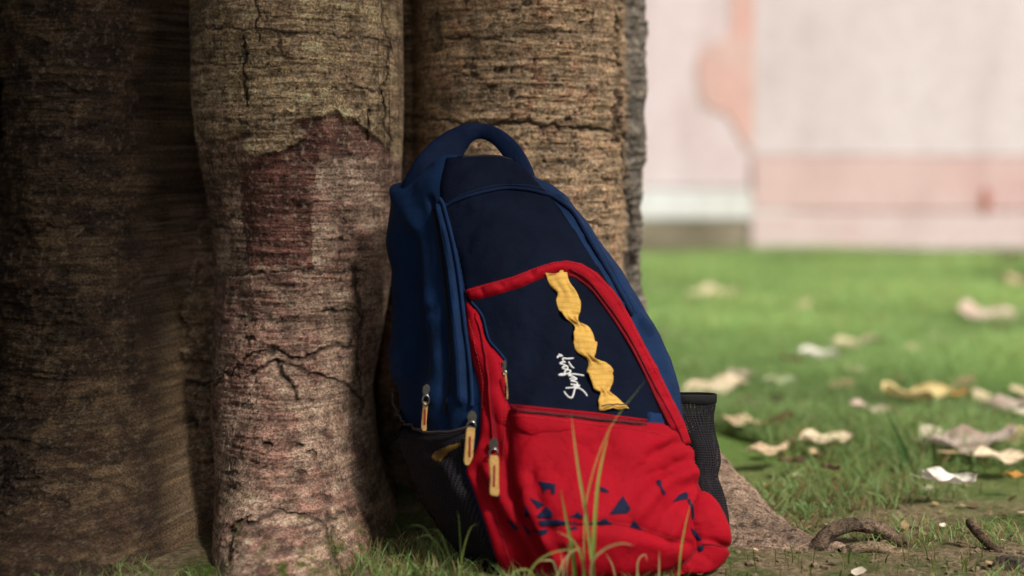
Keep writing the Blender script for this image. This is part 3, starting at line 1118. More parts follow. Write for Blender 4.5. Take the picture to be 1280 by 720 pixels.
def panel(name, poly, mat, parent=None, sp=3.0, H=.004, edge=5.0, folds=(), bvhs=None, noise_amp=.0012, lift=.0, smooth_pts=True, add=None, skirt=.002, fold_k=.75):
    parent = parent or bag
    poly = [np.array(p, float) for p in poly]
    if smooth_pts:
        poly = smooth_path(poly + [poly[0]], 3)[:-1]
    bd = []
    for a, b in zip(poly, poly[1:] + poly[:1]):
        n = max(1, int(np.linalg.norm(b - a) / sp))
        bd += [a + (b - a) * k / n for k in range(n)]
    bd = np.array(bd)
    lo, hi = bd.min(0), bd.max(0)
    gx, gy = np.meshgrid(np.arange(lo[0], hi[0], sp), np.arange(lo[1], hi[1], sp * .87), indexing='ij')
    gx = gx + (np.arange(gx.shape[1]) % 2)[None] * sp * .5
    Q = np.stack([gx.ravel(), gy.ravel()], 1)
    Q = Q[inside(Q, bd)]
    if len(Q):
        Q = Q[seg_dist(Q, list(bd) + [bd[0]]) > sp * .55]
    pts = np.concatenate([bd, Q]) if len(Q) else bd
    nb = len(bd)
    r = geometry.delaunay_2d_cdt([Vector(p) for p in pts], [(i, (i + 1) % nb) for i in range(nb)], [], 1, 1e-4)
    v2 = np.array([tuple(v) for v in r[0]])
    F = [list(f) for f in r[2]]
    cen = np.array([v2[f].mean(0) for f in F])
    ok = inside(cen, bd)
    F = np.array([f for f, o in zip(F, ok) if o])
    hits = [surf(x, y, bvhs) for x, y in v2]
    V = np.array([tuple(h[0]) for h in hits])
    Nn = np.array([tuple(h[1]) for h in hits])
    # smooth normals over the panel
    for _ in range(4):
        acc = Nn.copy()
        for k in range(3):
            np.add.at(acc, F[:, k], Nn[F[:, (k + 1) % 3]])
            np.add.at(acc, F[:, k], Nn[F[:, (k + 2) % 3]])
        Nn = acc / (np.linalg.norm(acc, axis=1)[:, None] + 1e-9)
    dist = seg_dist(v2, list(bd) + [bd[0]])
    h = lift + H * (1 - np.exp(-(dist / edge) ** 1.5))
    h = np.where(dist < .3, -skirt, h)
    fade = 1 - np.exp(-(dist / 6) ** 2)
    for line, amp, w in folds:
        h = h + fold_k * amp * np.exp(-(seg_dist(v2, line) / w) ** 2) * fade
    if add is not None:
        h = h + add(v2) * fade
    h = h + (fbm(V * 55, 3, .55, 13) - .5) * 2 * noise_amp * fade + (fbm(V * 18, 2, .5, 23) - .5) * 2 * noise_amp * 1.5 * fade
    V = V + Nn * h[:, None]
    V[:, 2] = np.maximum(V[:, 2], .001)
    # make the winding face the camera
    a, b, c = V[F[:, 0]], V[F[:, 1]], V[F[:, 2]]
    fn = np.cross(b - a, c - a)
    if (fn * Nn[F[:, 0]]).sum() < 0:
        F = F[:, ::-1]
    me = np_mesh(name, V, F, uv=v2 / 1150.0)
    o = child(name, me, parent, mat)
    return o, BVHTree.FromPolygons(V.tolist(), F.tolist())


def on_surf(pts, lift, bvhs=None):
    out = []
    for x, y in pts:
        p, n = surf(x, y, bvhs)
        out.append(p + n * lift)
    return out


PXM = 1 / 1150.0        # metres per photograph pixel at the bag


def cord(name, pts, r_px, mat, parent=None, lift=.001, bvhs=None, flat=1.0, n=5):
    path = [tuple(p) for p in smooth_path(pts, n)]
    r = r_px * PXM
    me = sweep(name, on_surf(path, lift, bvhs), r, r * flat)
    return child(name, me, parent or bag, mat)


def join(name, meshes, parent, mat):
    bm = bmesh.new()
    for m in meshes:
        bm.from_mesh(m)
        bpy.data.meshes.remove(m)
    me = bpy.data.meshes.new(name)
    bm.to_mesh(me)
    bm.free()
    return child(name, me, parent, mat)


# dark front panel of the main compartment
fp, B_fp = panel('front_panel', [(556, 196), (600, 190), (648, 198), (674, 228), (694, 250), (718, 284), (744, 325), (770, 366), (800, 420), (834, 486), (846, 520), (845, 540), (760, 540), (640, 540), (612, 500),
                                 (600, 440), (584, 385), (574, 330), (563, 290), (552, 262), (548, 235)], M['navy'], H=.003, edge=5,
                 folds=[([(590, 260), (640, 250), (690, 262)], .004, 8), ([(600, 300), (650, 290), (700, 300)], .003, 12), ([(640, 230), (690, 246), (722, 276), (750, 316)], .003, 5)])
cord('zipper', [(556, 258), (585, 246), (635, 236), (680, 243), (712, 262), (734, 296), (762, 345), (790, 395)], 2.4, M['zip'], lift=.0015, bvhs=[BV, B_fp], flat=.6)
cord('piping', [(551, 250), (560, 284), (568, 318), (574, 350), (579, 385), (585, 430), (590, 470), (592, 508)], 2.6, M['blue'], lift=.003, flat=.8)
cord('zipper', [(541, 262), (549, 305), (556, 360), (562, 420), (563, 470), (556, 520)], 2.0, M['black'], lift=.0, flat=.6)

# front pocket: red base and gussets
ALL = [BV, B_fp]
rg, B_rg = panel('red_gusset', [(581, 364), (588, 379), (600, 392), (609, 425), (622, 440), (633, 458), (637, 506), (700, 514), (808, 527), (832, 529), (846, 556), (866, 556), (874, 590), (880, 618), (896, 634), (907, 664), (905, 694), (888, 716), (850, 735),
                                (760, 748), (640, 748), (632, 722), (620, 696), (607, 660), (598, 632), (588, 606), (581, 588), (590, 570), (598, 545), (600, 505), (597, 480), (590, 455), (584, 430), (581, 400)],
                 M['red'], H=.007, edge=6, bvhs=ALL, noise_amp=.0018,
                 folds=[([(590, 420), (600, 440), (606, 470)], .004, 4), ([(596, 445), (610, 480), (611, 520)], -.003, 3), ([(604, 520), (600, 560), (586, 580)], .005, 7),
                        ([(612, 590), (640, 640), (672, 690), (690, 720)], .010, 9), ([(600, 590), (625, 650), (655, 700)], -.006, 9), ([(590, 598), (606, 640), (626, 695), (640, 725)], .006, 7),
                        ([(625, 560), (640, 600), (660, 640)], -.004, 7), ([(627, 470), (630, 520), (632, 570)], .003, 5)])
arch_out = [(580, 362), (600, 356), (640, 345), (668, 334), (690, 327), (708, 325), (727, 329), (746, 341), (766, 362), (784, 390), (800, 420), (817, 452), (836, 490), (854, 526), (864, 556)]
arch_in = [(850, 560), (838, 540), (824, 512), (810, 480), (795, 450), (776, 416), (756, 386), (738, 362), (718, 346), (700, 341), (686, 345), (652, 360), (612, 372), (588, 377)]
ar, B_ar = panel('red_trim', arch_out + arch_in, M['red'], sp=2.2, H=.0065, edge=3.2, bvhs=ALL, noise_amp=.0012, smooth_pts=False,
                 folds=[([(600, 357), (606, 372)], -.004, 3), ([(622, 350), (630, 368)], -.005, 4), ([(660, 338), (668, 353)], -.005, 4), ([(742, 356), (760, 356)], -.004, 5),
                        ([(790, 440), (806, 434)], -.004, 4), ([(770, 380), (778, 372)], .004, 4), ([(826, 500), (842, 500)], -.004, 4), ([(800, 462), (822, 462)], .003, 5)])
ALL2 = ALL + [B_rg, B_ar]
cord('zipper', [(703, 343), (720, 347), (740, 362), (760, 388), (780, 418), (800, 453), (818, 492), (836, 528), (846, 550)], 2.0, M['dred'], lift=.0006, bvhs=ALL2, flat=.6)
cord('zipper', [(712, 336), (735, 350), (757, 377), (779, 408), (800, 445), (820, 485), (840, 522), (854, 552)], 1.3, M['dred'], lift=.0004, bvhs=ALL2, flat=.6)
cord('piping', [(590, 378), (603, 395), (611, 424), (622, 438), (633, 452)], 1.6, M['blue'], lift=.001, bvhs=ALL2)
zp, B_zp = panel('zipper_tape', [(590, 386), (598, 398), (606, 425), (612, 460), (616, 500), (622, 545), (621, 556), (613, 556), (611, 510), (606, 465), (600, 428), (594, 402)], M['dred'], sp=2.0, H=.001, edge=1.5, lift=.0005, bvhs=ALL2, noise_amp=0)
cord('zipper', [(594, 392), (603, 425), (609, 462), (613, 505), (617, 548)], .9, M['red'], lift=.001, bvhs=ALL2 + [B_zp], flat=.7)


def ribs(v2):
    low = sstep(655, 668, v2[:, 1])
    return .0005 * np.sin(v2[:, 0] * 1.6) * low


POCKET = [(637, 509), (700, 516), (760, 523), (808, 530), (832, 532), (848, 552), (862, 570), (870, 600), (868, 622), (862, 650), (866, 680), (852, 702), (820, 716), (760, 724), (705, 724), (682, 704), (664, 672), (648, 632), (640, 590), (637, 548)]
pk, B_pk = panel('front_pocket', POCKET, M['red'], sp=2.4, H=.015, edge=10, lift=.004, bvhs=ALL + [B_rg], noise_amp=.0007, add=ribs, fold_k=.55,
                 folds=[([(660, 530), (676, 600), (700, 660)], .004, 20), ([(650, 600), (672, 650), (694, 700)], .008, 9), ([(664, 600), (690, 660), (712, 705)], -.006, 8),
                        ([(690, 664), (740, 656), (790, 662), (835, 676), (858, 682)], -.005, 4), ([(690, 675), (740, 668), (800, 676), (850, 694)], .005, 8),
                        ([(806, 604), (836, 584), (866, 574)], -.008, 8), ([(790, 645), (815, 612), (850, 598)], .008, 9), ([(812, 664), (838, 626), (866, 606)], -.007, 8),
                        ([(826, 668), (848, 636), (866, 625)], .007, 7), ([(776, 590), (800, 560), (836, 548)], .006, 12), ([(800, 575), (830, 560), (860, 556)], -.006, 6),
                        ([(740, 540), (760, 580), (764, 620)], -.003, 16), ([(706, 560), (720, 600), (724, 640)], .003, 14), ([(850, 560), (858, 590), (860, 620)], .005, 6)])
lump, B_lump = panel('bottom_corner', [(869, 612), (880, 616), (893, 630), (904, 652), (909, 672), (906, 694), (894, 708), (876, 718), (846, 722), (856, 704), (870, 684), (866, 652), (868, 630)], M['red'], sp=2.4, H=.016, edge=9, lift=.003, bvhs=ALL + [B_rg], noise_amp=.0014,
                     folds=[([(872, 674), (890, 680), (908, 688)], -.006, 3), ([(876, 640), (886, 660), (890, 672)], .003, 6)])
ALL3 = ALL2 + [B_pk, B_lump]
cord('piping', [(852, 708), (862, 698), (872, 684), (884, 680), (905, 684)], 1.5, M['dred'], lift=.0, bvhs=ALL3)
# zipper across the pocket top
tp, B_tp = panel('zipper_tape', [(638, 507), (700, 513), (808, 526), (808, 535), (760, 530), (700, 523), (638, 516)], M['dred'], sp=2.2, H=.0015, edge=2, lift=.0008, bvhs=ALL3, noise_amp=0, smooth_pts=False)
cord('zipper', [(638, 508), (700, 514), (760, 520), (808, 526)], 1.6, M['red'], lift=.001, bvhs=ALL3 + [B_tp], flat=.7)
cord('zipper', [(638, 513), (700, 519), (760, 526), (808, 531)], 1.0, M['black'], lift=.0008, bvhs=ALL3 + [B_tp], flat=.7)
panel('zipper_stop', [(808, 514), (826, 516), (832, 531), (808, 529)], M['blue'], sp=2.4, H=.003, edge=2, lift=.001, bvhs=ALL3, noise_amp=.0005, smooth_pts=False)

# printed navy shapes on the pocket
def z6(pts):
    return [(600 + x / 4.5, 560 + y / 4.5) for x, y in pts]


def z7(pts):
    return [(750 + x / 4.5, 560 + y / 4.5) for x, y in pts]


PRINT = [z6([(328, 185), (425, 205), (422, 262), (406, 262), (395, 230), (372, 236), (362, 258), (345, 215)]), z6([(280, 280), (368, 318), (325, 346)]),
         z6([(262, 320), (288, 383), (253, 392)]), z6([(318, 382), (375, 326), (412, 365), (406, 395), (330, 397)]),
         z6([(328, 408), (440, 402), (500, 418), (560, 420), (560, 428), (430, 436), (345, 442), (330, 425)]), z6([(545, 358), (575, 378), (582, 398), (495, 386), (530, 376)]),
         z6([(600, 424), (660, 415), (690, 398), (712, 400), (740, 424), (740, 432), (600, 432)]), z6([(268, 462), (330, 462), (382, 455), (375, 480), (345, 497), (325, 474)]),
         z6([(235, 425), (252, 440), (292, 495), (262, 482)]), z6([(148, 393), (180, 410), (218, 447), (205, 467), (180, 440)]), z6([(530, 440), (557, 456), (475, 468)]),
         z6([(670, 218), (700, 226), (725, 244), (722, 252), (680, 246)]), z7([(128, 270), (175, 345), (150, 370), (50, 375)]), z7([(0, 402), (30, 395), (70, 430), (0, 434)]),
         z7([(190, 400), (238, 462), (165, 446)]), z7([(318, 186), (335, 180), (346, 195), (344, 215), (366, 250), (362, 266), (348, 255), (335, 220), (320, 205)]),
         z7([(405, 306), (440, 265), (480, 250), (497, 265), (490, 290), (450, 295)]), z7([(490, 292), (500, 285), (524, 330), (530, 400), (518, 406), (512, 345)]),
         z7([(508, 448), (540, 468), (576, 518), (550, 522), (520, 480)]), z7([(550, 555), (586, 548), (580, 575), (560, 586)]), z6([(90, 262), (118, 270), (110, 286), (95, 280)])]
for pl_ in PRINT:
    panel('printed_shape', pl_, M['patch'], sp=1.8, H=.0003, edge=1, lift=.0014, bvhs=ALL3, noise_amp=0, smooth_pts=False, skirt=-.001)

# yellow ruched ribbon
ROWS = [((681, 341), (707, 341), 1), ((687, 357), (711, 354), .6), ((696, 367), (719, 367), .5), ((695, 376), (724, 381), 1), ((698, 387), (724, 391), 1), ((704, 398), (722, 398), .5), ((714, 404), (723, 404), .1),
        ((717, 410), (734, 408), .5), ((715, 419), (741, 420), 1), ((717, 430), (744, 432), 1), ((721, 441), (743, 443), .7), ((733, 449), (743, 449), .1), ((735, 457), (757, 455), .5), ((733, 466), (764, 465), 1),
        ((737, 477), (766, 476), 1), ((742, 488), (762, 487), .6), ((749, 492), (761, 492), .1), ((747, 502), (773, 499), .7), ((749, 514), (785, 512), .4)]


def make_ribbon():
    rows = smooth_path([(*a, *b, w) for a, b, w in ROWS], 5)
    nu = 17
    V, UV = [], []
    vv = 0
    for k, r_ in enumerate(rows):
        a, b = np.array(r_[:2]), np.array(r_[2:4])
        w = np.clip(r_[4], 0, 1)
        for u in np.linspace(0, 1, nu):
            q = a + (b - a) * u
            p, n = surf(*q, ALL2)
            c = 2 * u - 1
            sg = -1 if (k // 22) % 2 else 1
            h = .0018 + .0022 * w * (1 - .6 * c * c) + .0022 * w * sg * c + .0024 * (1 - w) * (math.sin(u * 13 + k * .1) + .6) * (1 - c ** 6) + .0009 * math.sin(k * .45 + 3 * c)
            V.append(tuple(p + n * max(h, .0006)))
            UV.append((u * .03, k * .0022))
    F = grid_faces(len(rows), nu)
    me = np_mesh('ribbon', V, F, uv=UV)
    o = child('ribbon', me, bag, M['yellow'])
    s = o.modifiers.new('thickness', 'SOLIDIFY')
    s.thickness = .0009
    s.offset = 0
    cord('stitching', [(749, 510), (765, 509), (782, 508)], .7, M['patch'], o, lift=.008, bvhs=ALL2)


make_ribbon()

# white script lettering, reading upwards
def zl(pts):
    return [(690 + x / 10.58, 436 + y / 10.58) for x, y in pts]


STROKES = [zl([(462, 628), (430, 580), (385, 540), (345, 522), (310, 515), (250, 518), (180, 523)]), zl([(335, 520), (300, 535), (285, 590), (265, 640), (240, 650), (200, 625), (172, 590), (157, 562)]),
           zl([(245, 472), (290, 478), (360, 490), (325, 500), (300, 480), (290, 505)]), zl([(320, 490), (332, 460), (310, 440), (265, 432), (250, 425), (300, 415), (322, 400), (300, 392), (232, 398)]),
           zl([(322, 400), (285, 375), (215, 352), (270, 338), (340, 345), (420, 358)]), zl([(85, 350), (120, 335), (180, 335), (225, 325), (242, 300), (225, 285), (190, 285), (165, 310), (170, 345), (120, 352), (85, 350)]),
           zl([(205, 285), (165, 270), (135, 258), (150, 240), (195, 232), (205, 255), (200, 275)]), zl([(290, 258), (260, 240), (235, 205), (215, 172)]),
           zl([(195, 232), (150, 210), (105, 200), (120, 185), (160, 175), (175, 185)]), zl([(160, 185), (140, 150), (150, 130), (200, 135), (285, 128)]),
           zl([(85, 75), (130, 92), (110, 100), (75, 105), (70, 125)])]
ms = []
for st in STROKES:
    path = [tuple(p) for p in smooth_path(st, 5)]
    n = len(path)
    r = [PXM * (.82 + .45 * math.sin(math.pi * (.15 + .75 * k / n))) for k in range(n)]
    ms.append(sweep('s', on_surf(path, .0006, ALL), r, .0005, n=6))
join('lettering', ms, bag, M['white'])

def stitches(pts, col, lift=.0012, bvhs=None, step=4.2, r=.42):
    path = np.array(smooth_path(pts, 12))
    L_ = np.concatenate([[0], np.cumsum(np.hypot(*np.diff(path, axis=0).T))])
    ms_, t = [], 0
    while t + step * .6 < L_[-1]:
        q = [(np.interp(t + a, L_, path[:, 0]), np.interp(t + a, L_, path[:, 1])) for a in (0, step * .3, step * .6)]
        ms_.append(sweep('t', on_surf(q, lift, bvhs), r * PXM, r * PXM * .8, n=5))
        t += step
    join('stitching', ms_, bag, col)


ST_R = fabric('red_thread', (0.42, 0.03, 0.035), sheen=0.0)
ST_B = fabric('blue_thread', (0.012, 0.04, 0.11), sheen=0.0)
stitches([(584, 365), (602, 359), (641, 348), (669, 337), (691, 330), (708, 328), (726, 332), (744, 344), (763, 364), (781, 392), (797, 422), (814, 454), (833, 492), (851, 528)], ST_R, bvhs=ALL2)
stitches([(640, 519), (700, 526), (760, 533), (812, 540), (834, 546)], ST_R, bvhs=ALL3)
stitches([(694, 660), (740, 651), (790, 657), (835, 671), (858, 677)], ST_R, bvhs=ALL3)
stitches([(600, 592), (612, 618), (622, 650), (634, 690), (646, 718)], ST_R, bvhs=ALL3)
stitches([(560, 254), (586, 241), (635, 231), (682, 238), (714, 257), (740, 292), (768, 341), (796, 392)], ST_B, bvhs=[BV, B_fp])
stitches([(546, 256), (553, 290), (560, 330), (566, 380), (572, 430), (576, 500)], ST_B)
stitches([(604, 510), (603, 470), (594, 432), (587, 400)], ST_R, bvhs=ALL2)
stitches([(624, 452), (629, 480), (631, 530), (629, 580)], ST_R, bvhs=ALL3)

# net side pockets
np1, B_np = panel('side_pocket', [(486, 492), (492, 514), (505, 530), (526, 539), (556, 541), (592, 537), (590, 556), (582, 574), (580, 592), (590, 612), (600, 640), (612, 676), (624, 704), (636, 730), (596, 738), (560, 700), (536, 655), (510, 604), (494, 560), (486, 530)],
                  M['net'], H=.010, edge=9, lift=.001, noise_amp=.0014,
                  folds=[([(500, 545), (540, 580), (590, 660)], .007, 10), ([(520, 560), (560, 600), (605, 690)], -.006, 9), ([(565, 580), (590, 620), (612, 680)], .005, 7), ([(500, 590), (540, 640), (580, 700)], .006, 9), ([(545, 560), (570, 575), (585, 600)], -.005, 7)])
cord('pocket_trim', [(485, 487), (489, 505), (496, 520), (506, 529), (526, 538), (556, 541), (578, 540), (594, 535)], 1.9, M['trim'], lift=.0085)
panel('webbing_patch', [(537, 571), (544, 563), (560, 556), (577, 551), (578, 558), (562, 566), (551, 578), (543, 578)], M['tanweb'], sp=2.2, H=.0008, edge=1.5, lift=.0008, bvhs=[BV, B_np], noise_amp=.0003, smooth_pts=False)


def right_pocket():
    # left px, right px, py, Y, half depth
    rows = [(842, 894, 494, 1.955, .034), (845, 893, 508, 1.955, .034), (853, 891, 520, 1.953, .033), (862, 893, 540, 1.95, .034), (870, 897, 557, 1.945, .036), (873, 899, 576, 1.94, .037), (872, 896, 594, 1.935, .036),
            (876, 902, 612, 1.93, .036), (886, 907, 632, 1.925, .034), (895, 910, 652, 1.92, .03), (898, 909, 672, 1.915, .024), (896, 904, 690, 1.915, .015)]
    rows = smooth_path(rows, 5)
    n = 40
    V, UV = [], []
    for k, (l, r_, y, Y, hd) in enumerate(rows):
        A, B = P(l - 8, y, Y - .01), P(r_, y, Y)
        c, h = (A + B) / 2, (B - A) / 2
        for j in range(n):
            a = 2 * math.pi * j / n
            ex = .75
            cx = math.copysign(abs(math.cos(a)) ** ex, math.cos(a))
            sy_ = math.copysign(abs(math.sin(a)) ** ex, math.sin(a))
            wr = 1 + .05 * math.sin(3 * a + k * .4)
            V.append(tuple(c + h * cx + Vector((-.3, .95, 0)) * (sy_ * hd * wr * .38)))
            UV.append((j * .0034, k * .0033))
    V = np.array(V)
    me = np_mesh('side_pocket', V, grid_faces(len(rows), n, wrap_v=True), uv=UV)
    o = child('side_pocket', me, bag, M['net_open'])
    # rim band
    rim = []
    for k, dz in enumerate((.001, .002, .001, -.003, -.008, -.0085)):
        off = (.0, .0006, .001, .001, .0008, .0)[k]
        ring = V[:n].copy() if k < 3 else V[5 * n:6 * n].copy()
        ring = V[:n].copy()
        ring[:, 2] += dz
        c = ring.mean(0)
        v = ring - c
        v[:, 2] = 0
        v /= np.linalg.norm(v, axis=1)[:, None]
        rim.append(ring + v * off)
    child('pocket_trim', np_mesh('pocket_trim', np.concatenate(rim), grid_faces(6, n, wrap_v=True)), o, M['black'])


right_pocket()

# carry handle
hp = smooth_path([(512, 275, 2.00, 8, 6), (519, 246, 2.00, 19, 9), (535, 217, 2.00, 22, 10), (554, 194, 2.015, 22, 10), (570, 177, 2.03, 17, 9), (586, 166, 2.035, 12, 8), (603, 164, 2.04, 9.8, 7), (621, 171, 2.035, 10.5, 7), (637, 186, 2.025, 12, 7), (649, 205, 2.01, 12.5, 8), (657, 224, 1.995, 12, 8), (660, 240, 1.985, 10, 6)], 6)
child('handle', sweep('handle', [P(*h[:3]) for h in hp], [h[3] * PXM * 1.1 for h in hp], [h[4] * PXM * .62 for h in hp], n=20), bag, M['zip'])
cord('zipper', [(578, 198), (600, 196), (625, 197), (645, 203)], 2.0, M['black'], lift=.001)


# zip pulls
def outline_solid(name, pts, Y, th, parent, mat, bev=.0008, slope=0.0):
    top = pts[0][1]
    bm = bmesh.new()
    fr, bk = [], []
    for x, y in pts:
        yy = Y - slope * (y - top)
        fr.append(bm.verts.new(P(x, y, yy)))
        bk.append(bm.verts.new(P(x, y, yy + th)))
    n = len(pts)
    bm.faces.new(fr)
    bm.faces.new(bk[::-1])
    for i in range(n):
        bm.faces.new([fr[i], bk[i], bk[(i + 1) % n], fr[(i + 1) % n]])
    bmesh.ops.recalc_face_normals(bm, faces=bm.faces[:])
    if bev:
        bmesh.ops.bevel(bm, geom=bm.edges[:], offset=bev, segments=2, affect='EDGES', clamp_overlap=True)
    me = bpy.data.meshes.new(name)
    bm.to_mesh(me)
    bm.free()
    return child(name, me, parent, mat)


def zip_pull(x, y, y_tag, y_end, dx, w=6.5, bvhs=None, slot=True, seen=1.0):
    p, n = surf(x, y, bvhs)
    Y = p.y - .005
    q, _ = surf(x + dx, y_end - 6, bvhs)
    Yt = min(Y, q.y - .003)
    sl = 0.0
    k = seen
    xt = x + dx * .35
    tag_pts = [(xt - w * k * .8, y_tag), (xt + w * k * .85, y_tag + .5), (x + dx * .7 + w * k * .92, y_tag + 12), (x + dx + w * k * .82, (y_tag + y_end) / 2 + 8), (x + dx + w * k * .95, y_end - 4),
               (x + dx + w * k * .6, y_end), (x + dx - w * k * .8, y_end - 1.5), (x + dx - w * k, y_end - 6), (x + dx - w * k * .8, (y_tag + y_end) / 2 + 4), (xt - w * k, y_tag + 9)]
    t = outline_solid('zipper_pull', tag_pts, Yt - .004, .0035, bag, M['tag'], .001)
    if slot:
        ym, xm = (y_tag + y_end) / 2, x + dx * .72
        hl = (y_end - y_tag) * .26
        outline_solid('stitch', [(xm - 1.4 + .6, ym - hl), (xm + 1.6, ym - hl), (xm + 1.2, ym + hl), (xm - 1.6, ym + hl)], Yt - .0046, .002, t, M['slot'], 0)
    outline_solid('slider', [(x - 3, y - 5), (x + 3, y - 6), (x + 6 * k, y), (x + 4.5 * k, y + 10), (x - 4.5 * k, y + 10), (x - 6 * k, y + 1)], Y - .003, .006, t, M['metal'], .0012)
    ring = [P(x + dx * .15 + 5.2 * k * math.cos(a), (y + 9 + y_tag + 3) / 2 + (y_tag - y - 4) / 2 * math.sin(a), Y - .006) for a in np.linspace(0, 2 * math.pi, 18)]
    child('ring', sweep('ring', ring, 1.35 * PXM, n=8, cap=False), t, M['metal'])


AL4 = ALL3 + [B_np]
zip_pull(617, 553, 569, 621, 1, bvhs=AL4)
zip_pull(590, 519, 534, 583, -4, bvhs=AL4)
zip_pull(533, 486, 502, 540, -3, w=4.6, bvhs=AL4, seen=.8)
zip_pull(630.5, 456, 464, 500, 3.5, w=2.6, bvhs=AL4, seen=.4, slot=False)

# ------------------------------------------------------------------ fallen leaves
def leaf_mesh(name, length, curl, width, col, seed):
    r = np.random.default_rng(seed)
    nu, nv = 37, 17
    V, C = [], []
    c0 = np.array(col)
    tw = r.uniform(-.5, .5)
    p1, p2, p3 = r.uniform(0, 6.28, 3)
    for i in range(nu):
        t = i / (nu - 1)
        w = width * length * .5 * (math.sin(math.pi * t ** .8) ** .85 * (1 - .25 * t) + .012)
        for j in range(nv):
            s = 2 * j / (nv - 1) - 1
            e = s * s
            y = s * w * (1 + .10 * math.sin(9 * t + p1 + (2 if s > 0 else 0)) + .07 * math.sin(27 * t + p2 * (1 if s > 0 else 2))) + .07 * length * math.sin(2.5 * t + p3)
            x = (t - .5) * length + .02 * length * math.sin(11 * s + p1) * e
            z = .55 * curl * length * (.55 * e + 1.1 * (t - .5) ** 2) + e * .05 * length * math.sin(12 * t + p2 + (1.5 if s > 0 else 0)) + .02 * length * math.sin(5 * t + p3) + tw * s * (t - .5) * length * .15
            vein = max(math.exp(-(s / .07) ** 2), .6 * math.exp(-(((t * 7 - abs(s) * 1.3) % 1 - .5) / .12) ** 2))
            z -= .006 * length * vein
            V.append((x, y, z))
            bl_ = (.5 + .5 * math.sin(5 * t + 3.1 * s + p1) * math.sin(3.7 * s - 4 * t + p2)) ** 2
            bl_ = max(bl_, .9 * abs(s) ** 6 * (.5 + .5 * math.sin(8 * t + p3)))
            C.append((c0 * (1 - .55 * bl_) + np.array([.17, .085, .035]) * .55 * bl_) * (.8 + .35 * r.random()) * (1 - .28 * vein))
    # stalk at the base end
    n0 = len(V)
    for k in range(5):
        q = k / 4
        bx, by, bz = V[nv // 2]
        for dy in (-.012, .012):
            V.append((bx - q * .22 * length, by + (dy + .06 * q * q) * length, bz + .05 * q * length))
            C.append(c0 * .6)
    F = np.concatenate([grid_faces(nu, nv), grid_faces(5, 2) + n0])
    me = np_mesh(name, np.array(V), F, col=np.clip(np.array(C), 0, .85))
    return me


CREAM, WHITE, YEL, PINK, TAN, GREY, BROWN, ORANGE, PGREEN = (.70, .58, .40), (.76, .73, .64), (.66, .53, .24), (.66, .50, .43), (.58, .44, .28), (.42, .34, .29), (.06, .035, .02), (.46, .22, .04), (.36, .42, .24)
LEAVES = [
    (893, 374, 58, CREAM, .25, 'pale cream fallen leaf alone on the far lawn close to the trunk'),
    (838, 422, 26, PINK, .2, 'small pinkish fallen leaf half hidden beside the blue edge of the backpack'),
    (1028, 445, 50, WHITE, .25, 'bright white fallen leaf in the middle of the blurred lawn'),
    (1075, 429, 56, CREAM, .12, 'flat cream fallen leaf just behind the bright white leaf'),
    (1070, 464, 32, CREAM, .2, 'small cream fallen leaf in front of the bright white leaf'),
    (1148, 497, 84, YEL, .35, 'large curled pale yellow fallen leaf with an orange leaf at its tip'),
    (1196, 492, 26, ORANGE, .3, 'small orange fallen leaf touching the large pale yellow leaf'),
    (1096, 512, 56, PINK, .15, 'pinkish white fallen leaf left of the large pale yellow leaf'),
    (1157, 518, 26, BROWN, .2, 'dark brown fallen leaf under the large pale yellow leaf'),
    (892, 482, 78, CREAM, .15, 'broad cream fallen leaf right behind the black net pocket'),
    (928, 466, 30, PINK, .35, 'small upright pink fallen leaf at the end of the broad cream leaf'),
    (944, 501, 52, BROWN, .15, 'dark brown fallen leaf just right of the black net pocket'),
    (934, 528, 50, TAN, .12, 'thin tan fallen leaf below the dark brown leaf by the net pocket'),
    (992, 450, 28, BROWN, .2, 'dark brown fallen leaf left of the bright white leaf'),
    (976, 471, 38, PGREEN, .15, 'pale green fallen leaf between the brown leaf and the net pocket'),
    (1035, 550, 66, CREAM, .2, 'long tan cream fallen leaf on the near lawn above a dark one'),
    (960, 564, 50, TAN, .15, 'tan fallen leaf on the near lawn just above the big root'),
    (992, 572, 32, BROWN, .2, 'dark brown fallen leaf under the long tan cream leaf'),
    (1039, 581, 20, BROWN, .5, 'tiny dark brown fallen leaf standing upright near the arched root'),
    (1186, 600, 58, WHITE, .45, 'crumpled white fallen leaf nearest to the camera on the lawn'),
    (1216, 547, 94, GREY, .2, 'large greyish pink fallen leaf behind the crumpled white leaf'),
    (1256, 568, 66, CREAM, .2, 'cream fallen leaf at the right edge in front of the greyish leaf'),
    (1272, 589, 26, ORANGE, .3, 'small orange fallen leaf at the right edge near the crumpled leaf'),
    (1264, 506, 64, GREY, .35, 'curled grey brown fallen leaf at the right edge beyond the greyish leaf'),
    (1238, 394, 80, PINK, .12, 'wide pinkish fallen leaf at the right edge of the far lawn'),
    (1270, 356, 34, TAN, .5, 'upright tan fallen leaf at the far right of the lawn'),
    (1264, 330, 28, BROWN, .4, 'dark brown fallen leaf near the building at the far right'),
    (1208, 446, 26, TAN, .35, 'small round tan fallen leaf right of centre on the lawn'),
    (1160, 455, 32, BROWN, .15, 'dark brown fallen leaf beside the small round tan leaf'),
    (1148, 437, 28, TAN, .15, 'small tan fallen leaf behind the dark brown leaf near the round one'),
    (1101, 639, 20, PGREEN, .15, 'tiny pale green fallen leaf lying on soil behind the arched root'),
]
